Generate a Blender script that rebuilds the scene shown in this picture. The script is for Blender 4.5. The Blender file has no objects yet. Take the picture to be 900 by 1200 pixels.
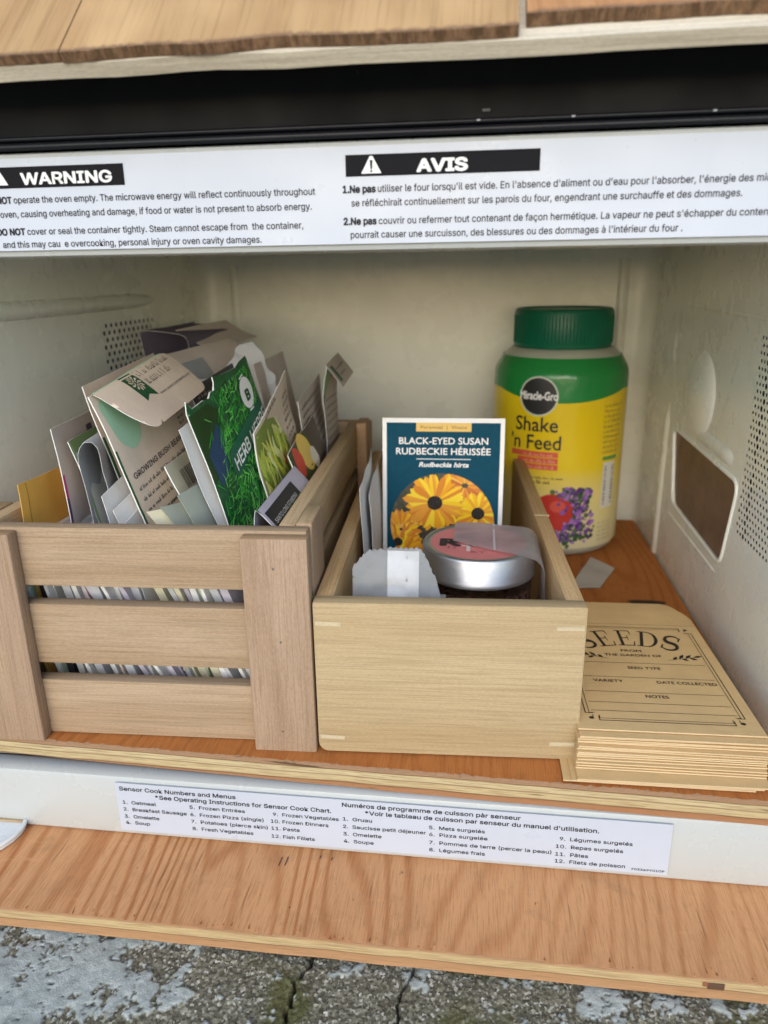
import bpy, bmesh, math, random
import numpy as np
from mathutils import Vector, Matrix, noise as mnoise
R = math.radians
random.seed(7)
sc = bpy.context.scene
col = sc.collection

# ------------------------------------------------------------------ camera
cam = bpy.data.cameras.new("camera"); camo = bpy.data.objects.new("camera", cam); col.objects.link(camo)
def cam_rot(y, p, r):
    cy, sy, cp, sp, cr, sr = math.cos(y), math.sin(y), math.cos(p), math.sin(p), math.cos(r), math.sin(r)
    R0 = np.array([[1,0,0],[0,0,-1],[0,1,0.]])
    Ry = np.array([[cy,-sy,0],[sy,cy,0],[0,0,1]])
    Rp = np.array([[1,0,0],[0,cp,-sp],[0,sp,cp]])
    Rr = np.array([[cr,-sr,0],[sr,cr,0],[0,0,1]])
    return Rr @ Rp @ R0 @ Ry
_r = cam_rot(R(-7.56), R(17.95), R(-0.87))          # rows: camera right, down, forward
m = Matrix(((_r[0][0], -_r[1][0], -_r[2][0], 0), (_r[0][1], -_r[1][1], -_r[2][1], 0), (_r[0][2], -_r[1][2], -_r[2][2], 0), (0,0,0,1)))
camo.matrix_world = Matrix.Translation((0, -.30, .23)) @ m
cam.sensor_fit = 'HORIZONTAL'; cam.sensor_width = 36; cam.lens = 860/900*36
cam.clip_start = .01; cam.clip_end = 500
cam.dof.use_dof = True; cam.dof.focus_distance = .355; cam.dof.aperture_fstop = 13
sc.camera = camo
# ------------------------------------------------------------------ light
EXPOSURE = 1.02
ELEV, AZ = 25, 4
w = bpy.data.worlds.new("World"); sc.world = w; w.use_nodes = True
nt = w.node_tree; nt.nodes.clear()
sky = nt.nodes.new('ShaderNodeTexSky'); sky.sky_type = 'NISHITA'; sky.sun_disc = False
sky.sun_elevation = R(ELEV); sky.sun_rotation = R(180+AZ); sky.air_density = 1.0; sky.dust_density = 1.0; sky.ozone_density = 1.8
bg = nt.nodes.new('ShaderNodeBackground'); bg.inputs[1].default_value = .15
wo = nt.nodes.new('ShaderNodeOutputWorld')
nt.links.new(sky.outputs[0], bg.inputs[0]); nt.links.new(bg.outputs[0], wo.inputs[0])
sl = bpy.data.lights.new("sun", 'SUN'); so = bpy.data.objects.new("sun", sl); col.objects.link(so)
sl.energy = 0.7; sl.angle = R(70); sl.color = (1, .98, .95)
so.rotation_euler = (R(90-ELEV), 0, R(-AZ)); so.location = (0, -2, 3)
vs = sc.view_settings; vs.view_transform = 'Standard'; vs.look = 'None'; vs.gamma = 1; vs.use_curve_mapping = False; vs.exposure = EXPOSURE
sc.cycles.use_denoising = True
sc.cycles.max_bounces = 10; sc.cycles.diffuse_bounces = 6; sc.cycles.transparent_max_bounces = 12

# ------------------------------------------------------------------ materials
class NT:
    def __init__(s, name):
        s.m = bpy.data.materials.new(name); s.m.use_nodes = True; s.t = s.m.node_tree; s.t.nodes.clear()
        s.out = s.n('ShaderNodeOutputMaterial'); s.b = s.n('ShaderNodeBsdfPrincipled'); s.l(s.b.outputs[0], s.out.inputs[0])
    def n(s, k, **kw):
        x = s.t.nodes.new(k)
        for a, v in kw.items(): setattr(x, a, v)
        return x
    def l(s, a, b): s.t.links.new(a, b)
    def coords(s, scale=(1,1,1), rand=True, loc=(0,0,0)):
        tc = s.n('ShaderNodeTexCoord'); mp = s.n('ShaderNodeMapping'); mp.inputs['Scale'].default_value = scale; mp.inputs['Location'].default_value = loc
        if rand:
            oi = s.n('ShaderNodeObjectInfo'); add = s.n('ShaderNodeVectorMath', operation='ADD'); mul = s.n('ShaderNodeMath', operation='MULTIPLY'); mul.inputs[1].default_value = 7.3
            s.l(oi.outputs['Random'], mul.inputs[0]); s.l(tc.outputs['Object'], add.inputs[0]); s.l(mul.outputs[0], add.inputs[1]); s.l(add.outputs[0], mp.inputs[0])
        else: s.l(tc.outputs['Object'], mp.inputs[0])
        return mp.outputs[0]
    def noise(s, vec, scale, detail=3, rough=.55, dist=0):
        x = s.n('ShaderNodeTexNoise'); x.inputs['Scale'].default_value = scale; x.inputs['Detail'].default_value = detail
        x.inputs['Roughness'].default_value = rough; x.inputs['Distortion'].default_value = dist; s.l(vec, x.inputs['Vector']); return x.outputs['Fac']
    def ramp(s, fac, stops, interp='LINEAR'):
        x = s.n('ShaderNodeValToRGB'); x.color_ramp.interpolation = interp; e = x.color_ramp.elements
        while len(e) < len(stops): e.new(.5)
        for q, (p, c) in zip(e, stops):
            q.position = p; q.color = (c if isinstance(c, tuple) else (c,c,c)) + (1,)
        s.l(fac, x.inputs[0]); return x.outputs[0]
    def mix(s, fac, a, b, mode='MIX'):
        x = s.n('ShaderNodeMix', data_type='RGBA', blend_type=mode)
        for v, i in ((fac, 0), (a, 6), (b, 7)):
            if isinstance(v, (int, float)): x.inputs[i].default_value = v
            elif isinstance(v, tuple): x.inputs[i].default_value = v + (1,)
            else: s.l(v, x.inputs[i])
        return x.outputs[2]
    def math(s, op, a, b=None, clamp=False):
        x = s.n('ShaderNodeMath', operation=op, use_clamp=clamp)
        for i, v in enumerate((a, b)):
            if v is None: continue
            if isinstance(v, (int, float)): x.inputs[i].default_value = v
            else: s.l(v, x.inputs[i])
        return x.outputs[0]
    def bump(s, h, dist, strength=1.0, prev=None):
        x = s.n('ShaderNodeBump'); x.inputs['Distance'].default_value = dist; x.inputs['Strength'].default_value = strength
        s.l(h, x.inputs['Height'])
        if prev is not None: s.l(prev, x.inputs['Normal'])
        s.l(x.outputs[0], s.b.inputs['Normal']); return x.outputs[0]
    def col(s, c):
        if isinstance(c, tuple): s.b.inputs['Base Color'].default_value = c + (1,)
        else: s.l(c, s.b.inputs['Base Color'])
    def rough(s, r, spec=None):
        if isinstance(r, (int, float)): s.b.inputs['Roughness'].default_value = r
        else: s.l(r, s.b.inputs['Roughness'])
        if spec is not None: s.b.inputs['Specular IOR Level'].default_value = spec

_flat = {}
def flat(c, rough=.6, spec=.4, var=.0, metal=0):
    k = (c, rough, spec, var, metal)
    if k in _flat: return _flat[k]
    t = NT("print"); t.rough(rough, spec); t.b.inputs['Metallic'].default_value = metal
    if var:
        f = t.noise(t.coords((1,1,1)), 260, 4)
        t.col(t.mix(t.ramp(f, [(.3, 0.), (.7, 1.)]), tuple(x*(1-var) for x in c), tuple(min(1, x*(1+var)) for x in c)))
        t.bump(t.noise(t.coords(), 90, 3), .0006, .5)
    else: t.col(c)
    _flat[k] = t.m; return t.m

def wood(name, light, dark, axis=0, pore=(.25,.16,.08), pore_amt=.35, band=55, fib=900, rough=.62, ring=.5, wave=0, bumpd=.00012, stain=None):
    t = NT(name)
    def sc_(al, ac): v = [ac]*3; v[axis] = al; return tuple(v)
    v1 = t.coords(sc_(.07, 1)); v2 = t.coords(sc_(.018, 1)); v3 = t.coords(sc_(.045, 1))
    bands = t.noise(v1, band, 3, .5, .6)
    ringv = t.n('ShaderNodeMath', operation='SINE')
    t.l(t.math('MULTIPLY', t.noise(v1, band*.28, 1, .4), 6.28*ring*9), ringv.inputs[0])
    rg = t.math('MULTIPLY_ADD', ringv.outputs[0], .5); rg.node.inputs[2].default_value = .5
    rg = t.math('POWER', rg, 2.0)
    f = t.math('ADD', t.math('MULTIPLY', bands, .75), t.math('MULTIPLY', rg, .28))
    c = t.mix(t.ramp(f, [(.28, 0.), (.78, 1.)]), light, dark)
    fibers = t.noise(v2, fib, 2, .6)
    c = t.mix(t.ramp(fibers, [(.36, .5), (.56, 0.)]), c, tuple(x*.72 for x in dark))
    pores = t.noise(v3, fib*.55, 1, .5)
    c = t.mix(t.ramp(pores, [(.30, pore_amt), (.38, 0.)]), c, pore)
    big = t.noise(t.coords(), 14, 2)
    c = t.mix(t.ramp(big, [(.35, 0.), (.7, .22)]), c, tuple(x*.8 for x in light))
    tooth = t.noise(t.coords(tuple(.35 if i == axis else 1 for i in range(3))), 1500, 2, .7)
    c = t.mix(t.ramp(tooth, [(.34, .26), (.5, 0.)]), c, tuple(x*.66 for x in dark)); c = t.mix(t.ramp(tooth, [(.56, 0.), (.72, .28)]), c, tuple(min(1, x*1.22) for x in light))
    dent = t.noise(t.coords(), 120, 4, .75); c = t.mix(t.ramp(dent, [(.68, 0.), (.78, .4)]), c, tuple(x*.55 for x in dark))
    if stain: c = t.mix(t.ramp(t.noise(t.coords(), 45, 4), [(.56, 0.), (.72, .55)]), c, stain)
    t.col(c); t.rough(rough, .15)
    b = t.bump(fibers, bumpd, 1.); t.bump(pores, bumpd*1.5, .8, b)
    return t.m

def plywood_top(name, light, dark, cx, fine=True):
    t = NT(name)
    co = t.coords((1, .16, 1), rand=False, loc=(cx, 0, 0))
    warp = t.noise(co, 9, 2, .5)
    sep = t.n('ShaderNodeSeparateXYZ'); t.l(co, sep.inputs[0])
    x = t.math('ADD', t.math('MULTIPLY', sep.outputs[0], 1), t.math('MULTIPLY', warp, .24))
    s = t.n('ShaderNodeMath', operation='SINE'); t.l(t.math('MULTIPLY', x, 620), s.inputs[0])
    r = t.math('MULTIPLY_ADD', s.outputs[0], .5); r.node.inputs[2].default_value = .5
    fn = t.noise(t.coords((1, .03, 1), rand=False), 800, 3, .6)
    r = t.math('ADD', t.math('POWER', r, 3.2), t.math('MULTIPLY', t.math('SUBTRACT', fn, .5), .8))
    amt = t.math('MULTIPLY', t.ramp(t.noise(co, 16, 2), [(.34, .25), (.62, 1.)]), t.ramp(t.math('ADD', t.math('MULTIPLY', sep.outputs[0], 2.2), .5), [(.35, 1.), (.75, .5)]))
    c = t.mix(t.math('MULTIPLY', t.ramp(r, [(.05, 0.), (.95, 1.)]), amt), light, dark)
    c = t.mix(t.ramp(t.noise(t.coords((1, .5, 1), rand=False), 18, 3), [(.4, 0.), (.75, .4)]), c, tuple(v*.72 for v in light))
    c = t.mix(t.ramp(t.noise(t.coords((1, .05, 1), rand=False), 420, 2), [(.27, .5), (.34, 0.)]), c, (.14,.06,.025))
    tooth = t.noise(t.coords((1, .045, 1), rand=False), 1500, 4, .75)
    c = t.mix(t.ramp(tooth, [(.36, .38), (.5, 0.)]), c, tuple(v*.55 for v in dark)); c = t.mix(t.ramp(tooth, [(.57, 0.), (.72, .32)]), c, tuple(min(1, v*1.25) for v in light))
    scuff = t.noise(t.coords((.25, 1, 1), rand=False), 150, 5, .75); c = t.mix(t.ramp(scuff, [(.60, 0.), (.72, .45)]), c, tuple(min(1, v*1.18) for v in light))
    grime = t.noise(t.coords(rand=False), 32, 6, .72); c = t.mix(t.ramp(grime, [(.54, 0.), (.74, .55)]), c, tuple(v*.5 for v in light))
    spots = t.noise(t.coords((1, .4, 1), rand=False), 260, 2, .6); c = t.mix(t.ramp(spots, [(.73, 0.), (.77, .7)]), c, (.09,.04,.02))
    t.col(c); t.rough(.75, .12)
    b = t.bump(r, .0003, .6); t.bump(fn, .0003, .8, b)
    return t.m

def ply_edge(name, th, stops):
    t = NT(name)
    co = t.coords((1,1,1), rand=False); sep = t.n('ShaderNodeSeparateXYZ'); t.l(co, sep.inputs[0])
    wob = t.noise(t.coords((.25, 1, 1), rand=False), 60, 3)
    z = t.math('ADD', t.math('MULTIPLY', sep.outputs[2], -1/th), t.math('MULTIPLY', t.math('SUBTRACT', wob, .5), .16))
    c = t.ramp(z, stops)
    fn = t.noise(t.coords((.03, 1, 1), rand=False), 1500, 3, .65)
    c = t.mix(t.ramp(fn, [(.33, .65), (.55, 0.)]), c, (.28,.17,.08))
    gp = t.noise(t.coords((.06, 1, 1), rand=False), 330, 2, .5)
    c = t.mix(t.ramp(gp, [(.27, .8), (.32, 0.)]), c, (.07,.04,.02))
    t.col(c); t.rough(.75, .2); t.bump(fn, .0005, 1.)
    return t.m

def enamel(name, c, rough=.28, stain=(.35,.28,.18), amt=.5, spec=.5):
    t = NT(name); co = t.coords(rand=False)
    k = t.mix(t.ramp(t.noise(co, 9, 3), [(.35, 0.), (.7, 1.)]), tuple(x*.95 for x in c), c)
    sp = t.noise(co, 330, 2, .7)
    k = t.mix(t.ramp(sp, [(.735, 0.), (.76, amt)]), k, stain)
    gr = t.noise(t.coords((1,1,.3), rand=False), 60, 5, .7)
    k = t.mix(t.ramp(gr, [(.58, 0.), (.8, .25*amt*2)]), k, tuple(x*.72 for x in c))
    t.col(k); t.rough(t.ramp(t.noise(co, 40, 4), [(.3, rough*.85), (.75, rough*1.35)]), spec)
    t.bump(t.noise(co, 25, 2), .0008, .35)
    return t.m

def paper(name, c, var=.05, rough=.75, transl=0):
    t = NT(name); co = t.coords()
    f = t.noise(co, 38, 4, .6)
    k = t.mix(t.ramp(f, [(.3, 0.), (.72, 1.)]), tuple(x*(1-var*1.6) for x in c), tuple(min(1, x*(1+var)) for x in c))
    k = t.mix(t.ramp(t.noise(co, 900, 2), [(.3, .12), (.5, 0.)]), k, tuple(x*.7 for x in c))
    t.col(k); t.rough(rough, .25)
    b = t.bump(t.noise(co, 55, 3), .0009, .5); t.bump(t.noise(co, 700, 2), .00008, .6, b)
    if transl:
        tr = t.n('ShaderNodeBsdfTranslucent'); t.l(k, tr.inputs[0]); tp = t.n('ShaderNodeBsdfTransparent')
        m1 = t.n('ShaderNodeMixShader'); m1.inputs[0].default_value = .5; t.l(t.b.outputs[0], m1.inputs[1]); t.l(tr.outputs[0], m1.inputs[2])
        m2 = t.n('ShaderNodeMixShader'); m2.inputs[0].default_value = transl; t.l(m1.outputs[0], m2.inputs[1]); t.l(tp.outputs[0], m2.inputs[2])
        t.l(m2.outputs[0], t.out.inputs[0])
    return t.m

INK = flat((.010,.010,.012), .7, .12); WHITE = flat((.8,.8,.78), .5, .4)
M = {}
M['hinge'] = enamel('hinge_enamel', (.74,.75,.73), .25, amt=.5)
M['frame'] = enamel('white_enamel', (.48,.495,.475), .25, amt=.45)
M['cavity'] = enamel('cream_enamel', (.86,.86,.765), .26, amt=.13)
M['dark'] = flat((.012,.012,.014), .5, .3)
M['black'] = enamel('black_plastic', (.008,.008,.009), .55, (.3,.3,.32), .08, .2)
M['sticker'] = enamel('white_sticker', (.49,.525,.59), .3, amt=.35)
M['crate'] = wood('crate_wood', (.43,.315,.205), (.34,.235,.14), 0, pore_amt=.4, band=70, fib=1100)
M['crate_z'] = wood('crate_wood_upright', (.42,.30,.205), (.31,.205,.13), 2, pore_amt=.5, band=90, fib=1400)
M['crate_y'] = wood('crate_wood_side', (.52,.39,.235), (.39,.27,.145), 1, pore_amt=.3, band=70, fib=1100)
M['crate_end'] = wood('crate_end_grain', (.46,.31,.18), (.36,.22,.12), 0, pore_amt=.3)
M['box'] = wood('box_wood', (.465,.355,.205), (.41,.295,.155), 0, pore=(.30,.18,.09), pore_amt=.18, band=30, fib=1300, ring=.55)
M['box_y'] = wood('box_wood_side', (.55,.38,.20), (.42,.26,.12), 1, pore_amt=.25, band=50, fib=800)
M['spline'] = wood('spline_wood', (.54,.455,.30), (.50,.41,.26), 0, pore_amt=.1)
M['ply'] = plywood_top('plywood_face', (.68,.345,.155), (.45,.165,.055), 0.)
M['shelf'] = plywood_top('shelf_face', (.48,.18,.05), (.31,.09,.022), .3)
M['ply_e'] = ply_edge('plywood_edge', .011, [(0., (.30,.16,.08)), (.10, (.40,.22,.11)), (.15, (.50,.37,.19)), (.50, (.50,.365,.185)), (.53, (.16,.085,.045)), (.57, (.40,.22,.105)), (.95, (.45,.245,.12))])
M['shelf_e'] = ply_edge('shelf_edge', .0135, [(0., (.28,.165,.095)), (.17, (.32,.195,.115)), (.20, (.10,.055,.03)), (.23, (.50,.41,.225)), (.42, (.52,.42,.24)), (.46, (.22,.15,.075)), (.50, (.50,.395,.215)), (.70, (.49,.38,.20)), (.74, (.12,.06,.03)), (.78, (.34,.155,.07)), (.97, (.36,.17,.08))])
M['kraft'] = paper('kraft_paper', (.66,.455,.215), .06)
M['kraft_e'] = paper('kraft_edge', (.60,.45,.26), .05)
M['white_paper'] = paper('white_paper', (.72,.72,.72), .04)

# ------------------------------------------------------------------ mesh builder
class MB:
    def __init__(s): s.v = []; s.f = []; s.mi = []; s.mats = []
    def mat(s, m):
        if m not in s.mats: s.mats.append(m)
        return s.mats.index(m)
    def poly(s, pts, m):
        i = len(s.v); s.v += [tuple(p) for p in pts]; s.f.append(tuple(range(i, i+len(pts)))); s.mi.append(s.mat(m))
    def mesh(s, vs_, fs, m):
        i = len(s.v); s.v += [tuple(p) for p in vs_]; k = s.mat(m)
        for f in fs: s.f.append(tuple(a+i for a in f)); s.mi.append(k)
    def box(s, x0, x1, y0, y1, z0, z1, m, bev=0, mats=None):
        """mats: dict axis-> material for faces along that axis normal"""
        bm = bmesh.new(); bmesh.ops.create_cube(bm, size=1)
        for v in bm.verts: v.co = ((x0+x1)/2+v.co.x*(x1-x0), (y0+y1)/2+v.co.y*(y1-y0), (z0+z1)/2+v.co.z*(z1-z0))
        if bev: bmesh.ops.bevel(bm, geom=bm.edges[:], offset=bev, segments=2, affect='EDGES', profile=.5)
        s.bm(bm, m, mats)
    def bm(s, bm, m, mats=None):
        bm.normal_update(); bm.verts.index_update(); i = len(s.v); s.v += [tuple(v.co) for v in bm.verts]
        for f in bm.faces:
            mm = m
            if mats:
                a = max(range(3), key=lambda k: abs(f.normal[k])); mm = mats.get(a, m)
            s.f.append(tuple(v.index+i for v in f.verts)); s.mi.append(s.mat(mm))
        bm.free()
    def lathe(s, prof, m, cx=0, cy=0, seg=64, cap=True):
        rings = []
        for r, z in prof:
            i = len(s.v); rings.append(i)
            for k in range(seg):
                a = 2*math.pi*k/seg; s.v.append((cx+r*math.cos(a), cy+r*math.sin(a), z))
        k_ = s.mat(m)
        for a, b in zip(rings, rings[1:]):
            for k in range(seg):
                q = (k+1) % seg; s.f.append((a+k, a+q, b+q, b+k)); s.mi.append(k_)
        if cap:
            s.f.append(tuple(rings[0]+k for k in range(seg))[::-1]); s.mi.append(k_)
            s.f.append(tuple(rings[-1]+k for k in range(seg))); s.mi.append(k_)
    def tube(s, pts, r, m, seg=10):
        pts = [Vector(p) for p in pts]; rings = []; k_ = s.mat(m); n0 = None
        for i, p in enumerate(pts):
            t = (pts[min(i+1, len(pts)-1)] - pts[max(i-1, 0)]).normalized()
            if n0 is None: n0 = t.orthogonal().normalized()
            n0 = (n0 - t*n0.dot(t)).normalized(); b = t.cross(n0)
            j = len(s.v); rings.append(j)
            for k in range(seg):
                a = 2*math.pi*k/seg; s.v.append(tuple(p + (n0*math.cos(a)+b*math.sin(a))*r))
        for a, b in zip(rings, rings[1:]):
            for k in range(seg):
                q = (k+1) % seg; s.f.append((a+k, a+q, b+q, b+k)); s.mi.append(k_)
        s.f.append(tuple(rings[0]+k for k in range(seg))[::-1]); s.mi.append(k_); s.f.append(tuple(rings[-1]+k for k in range(seg))); s.mi.append(k_)
    def build(s, name, parent=None, origin=(0,0,0), smooth=None, merge=True, rotz=0):
        me = bpy.data.meshes.new(name)
        o_ = Vector(origin)
        me.from_pydata([tuple(Vector(v)-o_) for v in s.v], [], s.f)
        for mm in s.mats: me.materials.append(mm)
        me.polygons.foreach_set('material_index', s.mi)
        bm = bmesh.new(); bm.from_mesh(me)
        if merge: bmesh.ops.remove_doubles(bm, verts=bm.verts[:], dist=2e-6)
        bmesh.ops.recalc_face_normals(bm, faces=bm.faces[:]); bm.to_mesh(me); bm.free()
        if smooth is not None:
            me.polygons.foreach_set('use_smooth', [True]*len(me.polygons))
            if smooth < 180: me.set_sharp_from_angle(angle=R(smooth))
        o = bpy.data.objects.new(name, me); col.objects.link(o)
        if parent is not None: o.parent = parent
        else: o.location = origin; o.rotation_euler.z = rotz
        return o

def tag(o, label=None, cat=None, group=None, kind=None):
    if label: o['label'] = label
    if cat: o['category'] = cat
    if group: o['group'] = group
    if kind: o['kind'] = kind
    return o
def empty(name, loc, label, cat, rotz=0, group=None):
    o = bpy.data.objects.new(name, None); col.objects.link(o); o.location = loc; o.rotation_euler.z = rotz; o.empty_display_size = .02
    return tag(o, label, cat, group)

# ------------------------------------------------------------------ flat print helpers
_tx = {}
import os
try: INTER = bpy.data.fonts.load(os.path.join(bpy.utils.resource_path('LOCAL'), 'datafiles', 'fonts', 'Inter.woff2'))   # Blender's own bundled face
except Exception: INTER = None
FACE = ['grotesque']
def text2d(s, bold=0.0, shear=0.0):
    k = (s, bold, shear, FACE[0])
    if k in _tx: return _tx[k]
    cu = bpy.data.curves.new("lettering", 'FONT'); cu.body = s; cu.size = 1; cu.resolution_u = 3; cu.shear = shear
    if INTER and FACE[0] == 'grotesque': cu.font = INTER
    o = bpy.data.objects.new("lettering", cu); col.objects.link(o)
    dg = bpy.context.evaluated_depsgraph_get(); me = bpy.data.meshes.new_from_object(o.evaluated_get(dg))
    v = np.array([(q.co.x, q.co.y) for q in me.vertices]) if len(me.vertices) else np.zeros((1,2)); f = [tuple(p.vertices) for p in me.polygons]
    bpy.data.objects.remove(o); bpy.data.curves.remove(cu); bpy.data.meshes.remove(me)
    _tx[k] = (v, f); return _tx[k]
def put_text(mb, s, P, x0, x1, base, cap, m, bold=0., shear=0., down=False, off=.00012, align=None):
    """P(u, v, off) -> point; text spans x0..x1 on baseline; v up (or down)"""
    nb = 1 if bold < .008 else (5 if bold < .02 else 9)
    if nb > 1:
        for k in range(nb):
            g = 2*math.pi*k/nb; _put(mb, s, P, x0, x1, base, cap, m, shear, down, off+.000012*k, align, bold*1.25*math.cos(g), bold*1.25*math.sin(g))
    else: _put(mb, s, P, x0, x1, base, cap, m, shear, down, off, align, 0, 0)
def _put(mb, s, P, x0, x1, base, cap, m, shear, down, off, align, bx, by):
    v, f = text2d(s, 0, shear); a, b = v[:,0].min(), v[:,0].max(); sy = cap/.727
    if x1 is None:
        sx = sy
        if align == 'c': x0 = x0-(b-a)*sx/2
    else: sx = (x1-x0)/(b-a)
    sg = -1 if down else 1
    mb.mesh([P(x0+(p[0]-a+bx)*sx, base+sg*(p[1]+by)*sy, off) for p in v], f, m)
def clip(subj, cl):
    """clip polygon subj by convex ccw polygon cl"""
    out = list(subj)
    for i in range(len(cl)):
        ax, ay = cl[i]; bx, by = cl[(i+1) % len(cl)]; inp = out; out = []
        if not inp: return []
        sd = lambda p: (bx-ax)*(p[1]-ay)-(by-ay)*(p[0]-ax)
        for j in range(len(inp)):
            p, q = inp[j-1], inp[j]; dp, dq = sd(p), sd(q)
            if dq >= 0:
                if dp < 0: t = dp/(dp-dq); out.append((p[0]+t*(q[0]-p[0]), p[1]+t*(q[1]-p[1])))
                out.append(q)
            elif dp >= 0: t = dp/(dp-dq); out.append((p[0]+t*(q[0]-p[0]), p[1]+t*(q[1]-p[1])))
    return out
def rect(x0, y0, x1, y1): return [(x0,y0),(x1,y0),(x1,y1),(x0,y1)]
def circ(x, y, r, n=40, ry=None): return [(x+r*math.cos(2*math.pi*k/n), y+(ry or r)*math.sin(2*math.pi*k/n)) for k in range(n)]
def region(mb, outline, P, off, m, step=.0042):
    xs = [p[0] for p in outline]; ys = [p[1] for p in outline]
    nx = max(1, int(math.ceil((max(xs)-min(xs))/step))); ny = max(1, int(math.ceil((max(ys)-min(ys))/step)))
    dx = (max(xs)-min(xs))/nx; dy = (max(ys)-min(ys))/ny
    for i in range(nx):
        for j in range(ny):
            x, y = min(xs)+i*dx, min(ys)+j*dy
            c = clip(outline, rect(x, y, x+dx, y+dy))
            q = []
            for p in c:
                if not q or abs(p[0]-q[-1][0])+abs(p[1]-q[-1][1]) > 1e-7: q.append(p)
            if len(q) > 2 and abs(q[0][0]-q[-1][0])+abs(q[0][1]-q[-1][1]) < 1e-7: q.pop()
            if len(q) > 2: mb.poly([P(a, b, off) for a, b in q], m)
def sheet(mb, outline, P, th, m, m_back=None, m_edge=None, step=.0042):
    region(mb, outline, P, th/2, m, step); region(mb, outline, P, -th/2, m_back or m, step)
    n = len(outline)
    for i in range(n):
        a, b = outline[i], outline[(i+1) % n]; L = math.hypot(b[0]-a[0], b[1]-a[1]); k = max(1, int(L/step))
        for j in range(k):
            p = tuple(a[q]+(b[q]-a[q])*j/k for q in (0,1)); r_ = tuple(a[q]+(b[q]-a[q])*(j+1)/k for q in (0,1))
            mb.poly([P(*p, -th/2), P(*r_, -th/2), P(*r_, th/2), P(*p, th/2)], m_edge or m)
def plane(o, ux, uy):
    o, ux, uy = Vector(o), Vector(ux).normalized(), Vector(uy).normalized(); n = ux.cross(uy)
    return lambda u, v, off=0: o+ux*u+uy*v+n*off
def words(mb, P, u0, u1, v, h, m, rng, down=True, off=.00012, dens=1.0):
    """an illegible printed line: short strokes"""
    u = u0
    while u < u1-.001:
        L = rng.uniform(.0015, .0055)
        e = min(u+L, u1)
        while u < e:
            k = rng.uniform(.35, .6)*h; hh = h*rng.choice((.6,.6,.65,1.,.6,.95)); 
            mb.poly([P(u, v, off), P(u+k*.55, v, off), P(u+k*.55, v-hh if down else v+hh, off), P(u, v-hh if down else v+hh, off)], m)
            if rng.random() < .6: mb.poly([P(u+k*.55, v-h*.12 if down else v, off), P(u+k, v-h*.12 if down else v, off), P(u+k, v-h*.3 if down else v+h*.18, off), P(u+k*.55, v-h*.3 if down else v+h*.18, off)], m)
            u += k*1.15
        u += .0011

FRONT = lambda u, v, off=0: Vector((u, -.0042-off, v))     # plane of the stickers on the oven's front frame

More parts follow.
